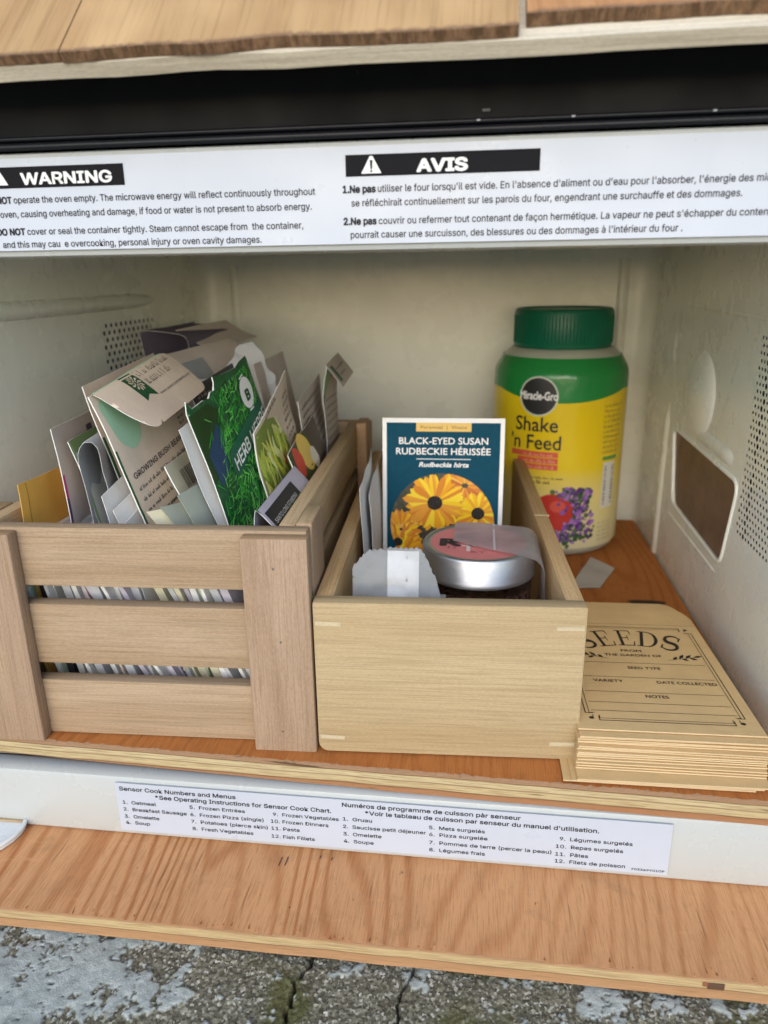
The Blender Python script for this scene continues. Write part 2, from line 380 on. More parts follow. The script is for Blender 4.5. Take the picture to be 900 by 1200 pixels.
# ================================================================== GROUND
def build_ground():
    x0, x1, y0, y1, st = -.27, .19, -.125, -.035, .0006
    nx, ny = int((x1-x0)/st)+1, int((y1-y0)/st)+1
    X, Y = np.meshgrid(np.linspace(x0, x1, nx), np.linspace(y0, y1, ny), indexing='ij')
    rs = np.random.RandomState(4)
    def vn(X, Y, f, seed):
        g = np.random.RandomState(seed).rand(512, 512); x = X*f+77; y = Y*f+31
        i, j = np.floor(x).astype(int), np.floor(y).astype(int); a, b = x-i, y-j; a = a*a*(3-2*a); b = b*b*(3-2*b)
        i %= 511; j %= 511
        return g[i,j]*(1-a)*(1-b)+g[i+1,j]*a*(1-b)+g[i,j+1]*(1-a)*b+g[i+1,j+1]*a*b
    def fbm(f, seed, o=4):
        s = 0; t = 0
        for k in range(o): s = s+vn(X, Y, f*2**k, seed+k)*.55**k; t += .55**k
        return s/t
    wx = (fbm(120, 5)-.5)*.006
    lich = fbm(52, 40, 3)*.44+fbm(170, 60, 3)*.38+fbm(420, 66, 2)*.18
    big = vn(X, Y, 11, 80)
    lich = lich+(big-.5)*.18+np.clip(-(X+.16)*1.0, -.045, .06)+.05*np.clip((X-.0)/.06, 0, 1)
    lm = np.clip((lich-.503)/.012, 0, 1)
    # the lichen plates are broken by fine fissures
    cell = np.abs(fbm(95, 90, 3)-.5); lm *= np.clip((cell-.004)/.006, 0, 1)
    grain = vn(X, Y, 620, 7)*.6+vn(X, Y, 1200, 8)*.4
    z = grain*.0011*(1-lm)+lm*(.0011+.0004*fbm(240, 21, 3)+.0005*np.clip((lich-.5)*4, 0, 1))
    z += (fbm(30, 3)-.5)*.002
    def crack(p0, p1, amp, wid, seed):
        t = np.clip((Y-p0[1])/(p1[1]-p0[1]), -1, 2); cx = p0[0]+(p1[0]-p0[0])*t+(vn(0*X+.3, Y, 90, seed)-.5)*amp+(vn(0*X+.3, Y, 400, seed+1)-.5)*amp*.35
        return np.abs(X-cx)/wid
    c1 = crack((-.068,-.05), (-.0755,-.088), .006, .0011, 11); c2 = crack((-.0235,-.05), (-.0275,-.082), .004, .0008, 14)
    ck = np.clip(1-np.minimum(c1, c2), 0, 1); z -= np.minimum(ck*2, 1)*.004
    lm *= (c1 > 4.2) | (lich > .6)          # bare strip along the first crack
    zb = -.0635
    V = np.stack([X, Y, z+zb-.0012], -1).reshape(-1, 3)
    idx = np.arange(nx*ny).reshape(nx, ny)
    F = np.stack([idx[:-1,:-1], idx[1:,:-1], idx[1:,1:], idx[:-1,1:]], -1).reshape(-1, 4)
    # a ring of large quads carries the same sheet out to the horizon
    n = len(V); B = 120
    xs = [-B, x0, x1, B]; ys = [-B, y0, y1, B]; ring = []; RV = []
    for i in range(4):
        for j in range(4): RV.append((xs[i], ys[j], zb))
    for i in range(3):
        for j in range(3):
            if (i, j) != (1, 1): ring.append((n+i*4+j, n+(i+1)*4+j, n+(i+1)*4+j+1, n+i*4+j+1))
    me = bpy.data.meshes.new('ground'); me.from_pydata(V.tolist()+RV, [], F.tolist()+ring)
    at = me.color_attributes.new('lichen', 'FLOAT_COLOR', 'POINT')
    moss = np.clip((fbm(26, 120, 3)-.50)*7+np.clip(-X*.9-.05, -.3, .35), 0, 1)
    d = np.zeros((n+16, 4)); d[:n,0] = lm.reshape(-1); d[:n,1] = (moss*(1-lm)).reshape(-1); d[:n,2] = ck.reshape(-1); d[n:,0] = .3; d[n:,1] = .3; d[:,3] = 1
    at.data.foreach_set('color', d.reshape(-1))
    me.polygons.foreach_set('use_smooth', [True]*len(me.polygons))
    t = NT('lichen_concrete'); a = t.n('ShaderNodeVertexColor', layer_name='lichen'); sp = t.n('ShaderNodeSeparateColor'); t.l(a.outputs[0], sp.inputs[0])
    co = t.coords(rand=False)
    g = t.noise(co, 700, 2, .7); vor = t.n('ShaderNodeTexVoronoi'); vor.inputs['Scale'].default_value = 900; t.l(co, vor.inputs['Vector'])
    sepc = t.n('ShaderNodeSeparateColor'); t.l(vor.outputs['Color'], sepc.inputs[0])
    base = t.ramp(sepc.outputs[0], [(0., (.085,.078,.052)), (.45, (.17,.155,.105)), (.80, (.28,.255,.18)), (.93, (.45,.42,.33)), (1., (.62,.59,.50))])
    mossc = t.mix(g, (.05,.05,.014), (.17,.16,.055))
    c = t.mix(t.math('MULTIPLY', sp.outputs[1], .85), base, mossc)
    lc = t.mix(t.ramp(t.noise(co, 160, 5, .7), [(.3, 0.), (.7, 1.)]), (.28,.305,.275), (.55,.58,.53))
    lc = t.mix(t.ramp(t.noise(co, 60, 3), [(.55, 0.), (.7, .5)]), lc, (.30,.33,.27))
    c = t.mix(sp.outputs[0], c, lc)
    c = t.mix(sp.outputs[2], c, (.02,.017,.012))
    t.col(c); t.rough(.92, .15); t.bump(t.noise(co, 1300, 3, .7), .0008, .8)
    me.materials.append(t.m)
    o = bpy.data.objects.new('ground', me); col.objects.link(o); tag(o, 'weathered concrete ground with grey lichen, moss and two cracks', 'ground', kind='structure')
build_ground()

# ================================================================== PLYWOOD BASE BOARD
def ply_board(name, pts, ztop, th, m_top, m_edge, label, cat, ragged=.0004, th_left=None):
    """pts: (front-left, front-right, back-right, back-left); front edge gets a saw-cut raggedness"""
    rng = random.Random(3); o = (0, pts[0][1], ztop); mb = MB(); n = 260
    fl, fr, br, bl = pts
    top = []; bot = []
    for i in range(n+1):
        t = i/n; x = fl[0]+(fr[0]-fl[0])*t; y = fl[1]+(fr[1]-fl[1])*t
        top.append((x, y+abs(rng.gauss(0, ragged))+(mnoise.noise((x*60, 1, 2))*ragged), ztop-.0002*rng.random())); bot.append((x, y+.0004*mnoise.noise((x*40, 5, 2)), ztop-th))
    if th_left: bot = [(b[0], b[1], ztop-(th_left+(th-th_left)*min(1, 1.6*i/n))) for i, b in enumerate(bot)]
    midp = [(b[0], b[1]-.0001, ztop-.0012) for b in bot]
    for i in range(n):
        xb0 = bl[0]+(br[0]-bl[0])*i/n; xb1 = bl[0]+(br[0]-bl[0])*(i+1)/n
        yb0 = bl[1]+(br[1]-bl[1])*i/n; yb1 = bl[1]+(br[1]-bl[1])*(i+1)/n
        mb.poly([top[i], top[i+1], (xb1, yb1, ztop), (xb0, yb0, ztop)], m_top)
        mb.poly([midp[i], midp[i+1], top[i+1], top[i]], m_edge); mb.poly([bot[i], bot[i+1], midp[i+1], midp[i]], m_edge)
        mb.poly([(xb0, yb0, bot[i][2]), (xb1, yb1, bot[i+1][2]), bot[i+1], bot[i]], m_edge)
        mb.poly([(xb0, yb0, ztop), (xb1, yb1, ztop), (xb1, yb1, bot[i+1][2]), (xb0, yb0, bot[i][2])], m_edge)
    mb.poly([bot[0], midp[0], top[0], (*bl, ztop), (*bl, bot[0][2])], m_edge); mb.poly([bot[-1], midp[-1], top[-1], (*br, ztop), (*br, bot[-1][2])], m_edge)
    if not th_left:      # saw-torn splinters along the front arris
        for k in range(150):
            i = rng.randrange(n); p = top[i]; L = rng.uniform(.0015, .0060)*rng.random(); wd = rng.uniform(.00015, .0005); a = rng.gauss(0, .12); h = rng.uniform(.0002, .0006)
            x, y = p[0]+rng.uniform(-.001,.001), p[1]+rng.uniform(.0003, .0035)*rng.random(); q = (x+math.sin(a)*L, y+math.cos(a)*L)
            m_ = m_top if rng.random() < .45 else flat((.30,.12,.045) if rng.random() < .7 else (.55,.30,.15), .8, .1)
            mb.mesh([(x-wd, y, ztop+.00003), (x+wd, y, ztop+.00003), (x, y, ztop+h), (*q, ztop+.00003)], [(0,1,2), (1,3,2), (3,0,2)], m_)
    ob = mb.build(name, None, o); tag(ob, label, cat)
    return ob
base = ply_board('plywood_board', ((-.37,-.0546), (.42,-.0546), (.42,.50), (-.37,.50)), -.0505, .011, M['ply'], M['ply_e'], 'lower bare plywood board on the concrete under the microwave', 'board')
mb = MB(); mb.box(.1005, .1075, -.0552, -.0535, -.0562, -.0528, flat((.10,.05,.025), .8), .0006); mb.box(.0985, .1008, -.0551, -.0535, -.0550, -.0525, flat((.25,.09,.04), .8), .0005)
mb.build('knot', base, (0,-.0546,-.0505))
mb = MB()      # two short pencil ticks on the board
for q, (xx, yy) in enumerate(((-.0935,-.0093),(-.0905,-.0088),(-.068,-.0068),(-.074,-.0062))):
    mb.poly([(xx, yy, -.0503), (xx+.0006, yy, -.0503), (xx+.0002, yy-.006 if q < 2 else yy-.002, -.0503), (xx-.0004, yy-.006 if q < 2 else yy-.002, -.0503)], flat((.08,.05,.04), .8))
mb.build('pencil_mark', base, (0,-.0546,-.0505))

# ================================================================== MICROWAVE
MW = (-.06, .2, -.05)
mw = empty('microwave', MW, 'doorless white microwave oven reused as an open seed cabinet', 'microwave')
CX0, CX1, CZ0, CZ1, CY1 = -.268, .152, -.0138, .2485, .408
# outer casing
mb = MB(); T = .0015
mb.box(-.315, -.3135, .004, .46, -.05, .33, M['frame']); mb.box(.335, .3365, .004, .46, -.05, .33, M['frame'])
mb.box(-.3135, .335, .4585, .46, -.05, .33, M['frame']); mb.box(-.3135, .335, .004, .4585, .3285, .33, M['frame']); mb.box(-.3135, .335, .004, .4585, -.05, -.0485, M['frame'])
mb.build('casing', mw, MW)
# front frame: bars round the opening
mb = MB()
mb.box(-.318, .34, -.003, .010, .2385, .2775, M['frame'], .0022)
mb.box(-.318, .34, -.003, .010, -.0503, -.0140, M['frame'], .0022)
mb.box(-.318, -.2695, -.0028, .010, -.0145, .239, M['frame'], .0015); mb.box(.1545, .34, -.0028, .010, -.0145, .239, M['frame'], .0015)
mb.build('front_frame', mw, MW, smooth=40)
# cavity
def wall_cells(mb, f, a0, a1, b0, b1, holes, m):
    A = sorted({a0, a1, *[h[0] for h in holes], *[h[1] for h in holes]}); B = sorted({b0, b1, *[h[2] for h in holes], *[h[3] for h in holes]})
    for i in range(len(A)-1):
        for j in range(len(B)-1):
            ca, cb = (A[i]+A[i+1])/2, (B[j]+B[j+1])/2
            if any(h[0] < ca < h[1] and h[2] < cb < h[3] for h in holes): continue
            mb.poly([f(A[i],B[j]), f(A[i+1],B[j]), f(A[i+1],B[j+1]), f(A[i],B[j+1])], m)
PR = (.028, .1345, .0815, .1965); PL = (.205, .297, .120, .200); WG = (.1352, .302, .045, .121)
RC = .016
mb = MB(); mc = M['cavity']
RW = lambda y, z: (CX1, y, z); LW = lambda y, z: (CX0, y, z)
wall_cells(mb, RW, .009, CY1-RC, CZ0, CZ1, [PR, WG], mc)
wall_cells(mb, LW, .009, CY1-RC, CZ0, CZ1, [PL], mc)
# trapezoid waveguide opening inside its rectangle
tr = [(.1368,.1105), (.2925,.1128), (.2735,.0560), (.1505,.0535)]
rc = [(WG[0],WG[3]), (WG[1],WG[3]), (WG[1],WG[2]), (WG[0],WG[2])]
for i in range(4):
    j = (i+1) % 4
    mb.poly([RW(*rc[i]), RW(*rc[j]), RW(*tr[j]), RW(*tr[i])], mc)
    mb.poly([RW(*tr[i]), RW(*tr[j]), (CX1+.0016, *tr[j]), (CX1+.0016, *tr[i])], mc)
# back wall and rounded upright corners
prev = (CX1, CY1-RC); N = 8
arc = [(CX1-RC+RC*math.cos(a), CY1-RC+RC*math.sin(a)) for a in np.linspace(0, math.pi/2, N)]
arc2 = [(CX0+RC+RC*math.cos(a), CY1-RC+RC*math.sin(a)) for a in np.linspace(math.pi/2, math.pi, N)]
plan = arc + arc2
for a, b in zip(plan, plan[1:]): mb.poly([(*a, CZ0), (*b, CZ0), (*b, CZ1), (*a, CZ1)], mc)
mb.poly([(CX0, .009, CZ0), (CX1, .009, CZ0)]+[(*p, CZ0) for p in plan], mc); mb.poly([(CX0, .009, CZ1), (CX1, .009, CZ1)]+[(*p, CZ1) for p in plan], mc)
# pressed ridges of the sheet metal
def ridge(mb, pts, r, m): mb.tube(pts, r, m, 12)
mb.build('cavity_wall', mw, MW, smooth=50)
for pts, r_ in (
    ([(CX0-.0005-.006*max(0, (y-.255)/.055), y, .213+.0002*math.sin(y*30)) for y in np.linspace(.02, .31, 12)], .0055),
    ([(CX1+.0010+.002*abs(t-.5)**3*8, .315, .152+.038*t) for t in np.linspace(0, 1, 9)], .0018),
    ([(CX1+.0115+.004*max(0, t-.8)/.2, .315, .142*t) for t in np.linspace(0, 1, 11)], .0140),
    ([(CX1+.0008+.003*max(0, abs(t-.5)-.35)/.15, .137+t*.168, .0455) for t in np.linspace(0, 1, 20)], .0016),
    ([(CX1+.0066+.006*max(0, abs(t-.5)-.36)/.14, .1365+t*.164, .1200+t*.003) for t in np.linspace(0, 1, 30)], .0085),
    ([(CX1+.0012, .03+t*.26, .2030+t*.002) for t in np.linspace(0, 1, 8)], .0016),
    ([(CX0+.034, CY1+.004, z) for z in np.linspace(.02, .24, 8)], .0065), ([(CX1-.027, CY1+.004, z) for z in np.linspace(.0, .24, 8)], .0065)):
    mb = MB(); ridge(mb, pts, r_, mc); mb.build('pressed_ridge', mw, MW, smooth=60)
mb = MB()      # pressed dome over the stirrer, bulging into the oven
bm = bmesh.new(); bmesh.ops.create_uvsphere(bm, u_segments=40, v_segments=24, radius=1)
for v in bm.verts: v.co = (CX1+.0016-v.co.x*.0072, .236+v.co.y*.037, .147+v.co.z*.031)
mb.bm(bm, mc); mb.build('pressed_dome', mw, MW, smooth=180)
def rounded(poly, r, n=5):
    out = []
    for i in range(len(poly)):
        p, a, b = Vector(poly[i]), Vector(poly[i-1]), Vector(poly[(i+1) % len(poly)]); u, v = (a-p).normalized()*r, (b-p).normalized()*r
        for k in range(n+1): t = k/n; out.append((p+u)*(1-t)**2+p*2*t*(1-t)+(p+v)*t*t)
    return out
rp_ = [(CX1+.0004, q.x, q.y) for q in rounded(tr, .010)]; mb = MB(); mb.tube(rp_+rp_[:2], .0016, mc, 10)
mb.build('opening_rim', mw, MW, smooth=60)
mt = NT('mica_cover'); mco = mt.coords(rand=False); mt.col(mt.mix(mt.ramp(mt.noise(mco, 60, 5, .7), [(.3, 0.), (.7, 1.)]), (.13,.075,.045), (.24,.14,.085))); mt.rough(.5, .4)
mb = MB(); mb.mesh([(CX1+x, *p) for x in (.0013, .0022) for p in tr], [(0,1,2,3), (7,6,5,4), (0,4,5,1), (1,5,6,2), (2,6,7,3), (3,7,4,0)], mt.m); mb.build('waveguide_cover', mw, MW)
# perforated panels
def perforated(f, a0, a1, b0, b1, pitch, rows_pitch, r, m, back, big_col=None):
    mb = MB(); nb = int((b1-b0)/rows_pitch); rp = (b1-b0)/nb; na = int((a1-a0)/pitch-.5); mrg = (a1-a0-(na+.5)*pitch)/2
    K = 10
    for j in range(nb):
        z0, z1 = b0+j*rp, b0+(j+1)*rp; s = a0+mrg+(pitch/2 if j % 2 else 0)
        if s > a0+1e-6: mb.poly([f(a0,z0), f(s,z0), f(s,z1), f(a0,z1)], m)
        e = s+na*pitch
        if e < a1-1e-6: mb.poly([f(e,z0), f(a1,z0), f(a1,z1), f(e,z1)], m)
        for i in range(na):
            x0, x1 = s+i*pitch, s+(i+1)*pitch; cx, cz = (x0+x1)/2, (z0+z1)/2
            rr = r*(1.5 if big_col and abs(cx-big_col) < pitch*.3 else 1)*random.uniform(.95, 1.05)
            ring = [(cx+rr*math.cos(2*math.pi*k/K), cz+rr*math.sin(2*math.pi*k/K)) for k in range(K)]
            def edge(a):   # point on the cell border in direction a
                c, s_ = math.cos(a), math.sin(a); t = min((pitch/2)/abs(c) if abs(c) > 1e-9 else 9, (rp/2)/abs(s_) if abs(s_) > 1e-9 else 9); return (cx+c*t, cz+s_*t)
            ca = math.atan2(rp, pitch); corners = [ca, math.pi-ca, math.pi+ca, 2*math.pi-ca]
            for k in range(K):
                a0_, a1_ = 2*math.pi*k/K, 2*math.pi*(k+1)/K
                outer = [edge(a0_)]+[edge(c) for c in corners if a0_+1e-6 < c < a1_-1e-6]+[edge(a1_)]
                mb.poly([f(*ring[(k+1) % K]), f(*ring[k])]+[f(*p) for p in outer], m)
    mb2 = MB(); mb2.poly([back(a0,b0), back(a1,b0), back(a1,b1), back(a0,b1)], M['dark'])  # flat near-black sheet, its colour stands in for the shade behind the holes
    return mb, mb2
p, q = perforated(RW, *PR, .0046, .0040, .00105, mc, lambda y, z: (CX1+.006, y, z), big_col=.118)
po = p.build('perforated_panel', mw, MW); q.build('shade_backing', mw, MW)
p, q = perforated(LW, *PL, .0078, .0049, .00165, mc, lambda y, z: (CX0-.006, y, z))
p.build('perforated_panel', mw, MW); q.build('shade_backing', mw, MW)
# black top panel with its trim
mb = MB(); mb.box(-.318, .34, -.0005, .006, .2812, .334, M['black'], .0012); tp = mb.build('top_panel', mw, MW, smooth=40)
mb = MB(); mb.tube([(x, -.0010, .2825) for x in np.linspace(-.318, .34, 3)], .0009, flat((.012,.013,.018), .4, .35), 8); mb.build('trim', tp, MW, smooth=60)
mb = MB()
mb.tube([(x, -.0012, .2797) for x in np.linspace(-.318, .34, 3)], .0014, flat((.012,.013,.018), .4, .35), 10)
for x in (-.0035, .030, .078): mb.box(x, x+.0012, -.0024, -.001, .2822, .2828, flat((.45,.47,.5), .5))
mb.box(-.0016, .0012, -.0016, -.0004, .2853, .2862, flat((.12,.12,.13), .6)); mb.build('trim', tp, MW, smooth=60)
# lower hinge corner of the missing door, at the left edge
mb = MB(); ol = [(-.262,-.0034), (-.2365,-.0034), (-.2355,-.006), (-.2352,-.010), (-.2360,-.0155), (-.2385,-.0210), (-.242,-.026), (-.248,-.031), (-.262,-.035)]
for zt, zb in ((-.0475, -.0497),):
    mb.poly([(x, y, zt) for x, y in ol], M['hinge']); mb.poly([(x, y, zb) for x, y in ol], M['hinge'])
    for a, b in zip(ol, ol[1:]+ol[:1]): mb.poly([(*a, zb), (*b, zb), (*b, zt), (*a, zt)], M['hinge'])
rim = [(x, y, -.0468) for x, y in ol[1:]]; mb.tube(rim, .0012, M['hinge'], 8)
mb.box(-.258, -.2375, -.0046, -.0029, -.0475, -.0463, flat((.42,.30,.16), .8), .0004)
mb.build('hinge_bracket', mw, MW, smooth=50)
# stickers
mb = MB(); sheet(mb, rect(-.315, .2412, .335, .2752), FRONT, .0006, M['sticker'], step=.2); s1 = mb.build('warning_label', mw, MW)
mb = MB(); F2 = lambda u, v, off=0: FRONT(u, v, off+.0003)
region(mb, rect(-.203, .2645, -.1388, .2722), F2, .00015, INK, .1); region(mb, rect(-.0517, .2648, .0195, .2722), F2, .00015, INK, .1)
put_text(mb, "WARNING", F2, -.1815, -.1440, .2658, .0057, WHITE, .022, off=.0003); put_text(mb, "AVIS", F2, -.0248, -.0068, .2659, .0057, WHITE, .032, off=.0003)
for cx in (-.1912, -.0420):
    mb.poly([F2(cx-.0038, .2657, .0003), F2(cx+.0038, .2657, .0003), F2(cx+.0005, .2716, .0003), F2(cx-.0005, .2716, .0003)], WHITE)
    mb.poly([F2(cx-.0003, .2672, .0004), F2(cx+.0003, .2672, .0004), F2(cx+.0005, .2702, .0004), F2(cx-.0005, .2702, .0004)], INK); region(mb, circ(cx, .2665, .0004, 10), F2, .0004, INK)
TXT = flat((.022,.022,.027), .6, .2)
TOP = [("DO NOT", " operate the oven empty. The microwave energy will reflect continuously throughout", -.1990, -.0636, .2590),
 ("", "the oven, causing overheating and damage, if food or water is not present to absorb energy.", -.1985, -.0652, .2538),
 ("DO NOT", " cover or seal the container tightly. Steam cannot escape from  the container,", -.1955, -.0688, .2472),
 ("", "and this may cau  e overcooking, personal injury or oven cavity damages.", -.1939, -.0856, .2424),
 ("1.Ne pas", " utiliser le four lorsqu'il est vide. En l'absence d'aliment ou d'eau pour l'absorber, l'énergie des micro-ondes", -.0529, .1130, .2593),
 ("", "se réfléchirait continuellement sur les parois du four, engendrant une surchauffe et des dommages.", -.0498, .0903, .2545),
 ("2.Ne pas", " couvrir ou refermer tout contenant de façon hermétique. La vapeur ne peut s'échapper du contenant et", -.0529, .1080, .2481),
 ("", "pourrait causer une surcuisson, des blessures ou des dommages à l'intérieur du four .", -.0504, .0712, .2433)]
for bold, rest, x0, x1, z in TOP:
    if bold:
        vb = text2d(bold, .022)[0]; wb = np.ptp(vb[:,0]); vr = text2d(rest.strip(), .004)[0]; wr = np.ptp(vr[:,0]); sp_ = .22; k = (x1-x0)/(wb+wr+sp_)
        put_text(mb, bold, F2, x0, x0+wb*k, z, .0034, TXT, .03); put_text(mb, rest.strip(), F2, x0+(wb+sp_)*k, x1, z, .0034, TXT, .009)
    else: put_text(mb, rest, F2, x0, x1, z, .0034, TXT, .009)
mb.build('lettering', s1, MW, merge=False)
mb = MB(); sheet(mb, rect(-.1812, -.0462, .0950, -.0167), FRONT, .0005, M['sticker'], step=.2); s2 = mb.build('menu_label', mw, MW)
mb = MB()
BOT = [("Sensor Cook Numbers and Menus", -.1790, -.1171, -.0211, .0033, .014), ("*See Operating Instructions for Sensor Cook Chart.", -.1600, -.0681, -.0250, .0033, .014),
 ("1.  Oatmeal", -.1782, -.1601, -.0293, .0028, .010), ("2.  Breakfast Sausage", -.1782, -.1440, -.0336, .0028, .010), ("3.  Omelette", -.1782, -.1593, -.0381, .0028, .010), ("4.  Soup", -.1780, -.1648, -.0420, .0028, .010),
 ("5.  Frozen Entrées", -.1420, -.1128, -.0292, .0028, .010), ("6.  Frozen Pizza (single)", -.1420, -.1033, -.0337, .0028, .010), ("7.  Potatoes (pierce skin)", -.1420, -.1014, -.0381, .0028, .010), ("8.  Fresh Vegetables", -.1417, -.1093, -.0425, .0028, .010),
 ("9.  Frozen Vegetables", -.0981, -.0644, -.0295, .0028, .010), ("10. Frozen Dinners", -.0995, -.0698, -.0338, .0028, .010), ("11. Pasta", -.0995, -.0849, -.0382, .0028, .010), ("12. Fish Fillets", -.0997, -.0772, -.0431, .0028, .010),
 ("Numéros de programme de cuisson pàr senseur", -.0624, .0247, -.0206, .0033, .014), ("*Voir le tableau de cuisson par senseur du manuel d'utilisation.", -.0509, .0617, -.0246, .0033, .014),
 ("1.  Gruau", -.0623, -.0476, -.0289, .0028, .010), ("2.  Saucisse petit déjeuner", -.0623, -.0208, -.0335, .0028, .010), ("3.  Omelette", -.0623, -.0430, -.0380, .0028, .010), ("4.  Soupe", -.0622, -.0470, -.0424, .0028, .010),
 ("5.  Mets surgelés", -.0192, .0079, -.0300, .0028, .010), ("6.  Pizza surgelée", -.0191, .0093, -.0341, .0028, .010), ("7.  Pommes de terre (percer la peau)", -.0191, .0402, -.0390, .0028, .010), ("8.  Légumes frais", -.0191, .0083, -.0434, .0028, .010),
 ("9.  Légumes surgelés", .0437, .0776, -.0305, .0028, .010), ("10.  Repas surgelés", .0421, .0736, -.0351, .0028, .010), ("11.  Pâtes", .0421, .0576, -.0397, .0028, .010), ("12.  Filets de poisson", .0421, .0752, -.0439, .0028, .010),
 ("F03349Y01CP", .0784, .0935, -.0446, .0016, .010)]
F3 = lambda u, v, off=0: FRONT(u, v, off+.00025)
for s, x0, x1, z, cap, bd in BOT: put_text(mb, s, F3, x0, x1, z, cap, TXT, bd)
mb.build('lettering', s2, MW, merge=False)

# ================================================================== SHELF INSIDE THE OVEN
shelf = ply_board('plywood_shelf', ((-.2625,.0050), (.1505,-.0045), (.1505,.3985), (-.2625,.3985)), 0., .0134, M['shelf'], M['shelf_e'], 'orange plywood shelf with layered edge lining the oven floor', 'shelf', .0006, .0098)
mb = MB(); kp = [(.1246+.0125*math.cos(a)*(1+.15*math.sin(3*a)), .206+.006*math.sin(a)*(1+.2*math.cos(2*a)), .0004) for a in np.linspace(0, 2*math.pi, 24, endpoint=False)]
mb.poly(kp, flat((.045,.025,.015), .8)); mb.build('knot', shelf, (0,.005,0))

# ================================================================== SHINGLE ROOF
roof = empty('shingle_roof', (0,-.035,.294), 'sloping cedar shingle roof hanging over the black oven top', 'roof')
rd = Vector((0, .7071, .7071)); rn = Vector((0, -.7071, .7071)); ro = Vector((0, -.0350, .2942))
def shingle_mat(name, a, b):
    t = NT(name); co = t.coords((1,.12,.12)); 
    f = t.noise(co, 60, 3, .55); c = t.mix(t.ramp(f, [(.3, 0.), (.7, 1.)]), a, b)
    fb = t.noise(t.coords((1,.03,.03)), 700, 3, .6); c = t.mix(t.ramp(fb, [(.34, .35), (.5, 0.)]), c, tuple(x*.55 for x in b))
    c = t.mix(t.ramp(t.noise(t.coords((.7,.5,.5)), 38, 2), [(.52, 0.), (.72, .45)]), c, tuple(min(1, x*1.25) for x in a))
    # weathered, dirt-blackened saw-cut along the butt
    at = t.n('ShaderNodeVertexColor', layer_name='butt'); sp = t.n('ShaderNodeSeparateColor'); t.l(at.outputs[0], sp.inputs[0])
    fr = t.noise(t.coords((1,.3,.3)), 360, 5, .75)
    mk = t.ramp(t.math('ADD', sp.outputs[0], t.math('MULTIPLY', t.math('SUBTRACT', fr, .5), 1.1)), [(.60, 0.), (.92, 1.)])
    c = t.mix(mk, c, t.mix(t.ramp(fr, [(.35, 0.), (.65, 1.)]), (.045,.024,.014), (.30,.175,.095)))
    t.col(c); t.rough(.75, .25); b_ = t.bump(fb, .0005, .8); t.bump(fr, .0006, .6, b_)
    return t.m
SH = [shingle_mat('shingle_tan', (.50,.325,.155), (.38,.22,.095)), shingle_mat('shingle_honey', (.47,.30,.14), (.35,.195,.08)), shingle_mat('shingle_red', (.52,.29,.13), (.38,.17,.065))]
def slab(name, x0, x1, s0, s1, n0, th, m, wav=.0006, seed=0, mbutt=None):
    """a board on the slope; s along the slope from the eave, n off the slope"""
    mb = MB(); N = 60; rows = [0, .0012, .0025, .004, .0065, .02, s1-s0]
    P = lambda x, s, n: ro+Vector((x, 0, 0))+rd*s+rn*n
    w_ = lambda x: wav*(mnoise.noise((x*38, seed*3.1, 0))*1.6+mnoise.noise((x*9, seed*7.1, 4))*2.2)+.0004*mnoise.noise((x*400, seed, 1))
    for i in range(N):
        xa, xb = x0+(x1-x0)*i/N, x0+(x1-x0)*(i+1)/N; sa, sb = s0+w_(xa), s0+w_(xb)
        for r0, r1 in zip(rows, rows[1:]): mb.poly([P(xa, sa+r0, n0+th), P(xb, sb+r0, n0+th), P(xb, sb+r1, n0+th), P(xa, sa+r1, n0+th)], m)
        mb.poly([P(xa, sa, n0), P(xb, sb, n0), P(xb, sb, n0+th), P(xa, sa, n0+th)], mbutt or m)
        mb.poly([P(xa, sa, n0), P(xb, sb, n0), P(xb, s1, n0), P(xa, s1, n0)], m)
    for x in (x0, x1): mb.poly([P(x, s0+w_(x), n0), P(x, s1, n0), P(x, s1, n0+th), P(x, s0+w_(x), n0+th)], m)
    o = mb.build(name, roof, (0,-.035,.294))
    at = o.data.color_attributes.new('butt', 'FLOAT_COLOR', 'POINT')
    for v in o.data.vertices:
        q = v.co+Vector((0,-.035,.294))-ro; s = q.dot(rd)-s0-w_(q.x); 
        at.data[v.index].color = (max(0, min(1, 1-s/.0060)),)*3+(1,)
    return o
U = wood('roof_underlay_wood', (.70,.63,.50), (.56,.48,.36), 0, pore_amt=.2, band=60)
slab('under_course', -.33, .36, 0, .30, 0, .0052, U, .0006, 2)
slab('shingle', -.275, -.1400, .0002, .30, .0055, .0032, SH[1], .0006, 5)
slab('shingle', -.1391, .0090, .0002, .30, .0055, .0036, SH[0], .0010, 8)
slab('shingle', .0113, .150, .0054, .30, .0055, .0040, SH[2], .0007, 11)
slab('shingle', .1510, .36, .0016, .30, .0055, .0050, SH[0], .0004, 14)
slab('shingle', -.33, -.2760, .0026, .30, .0055, .0050, SH[2], .0004, 17)

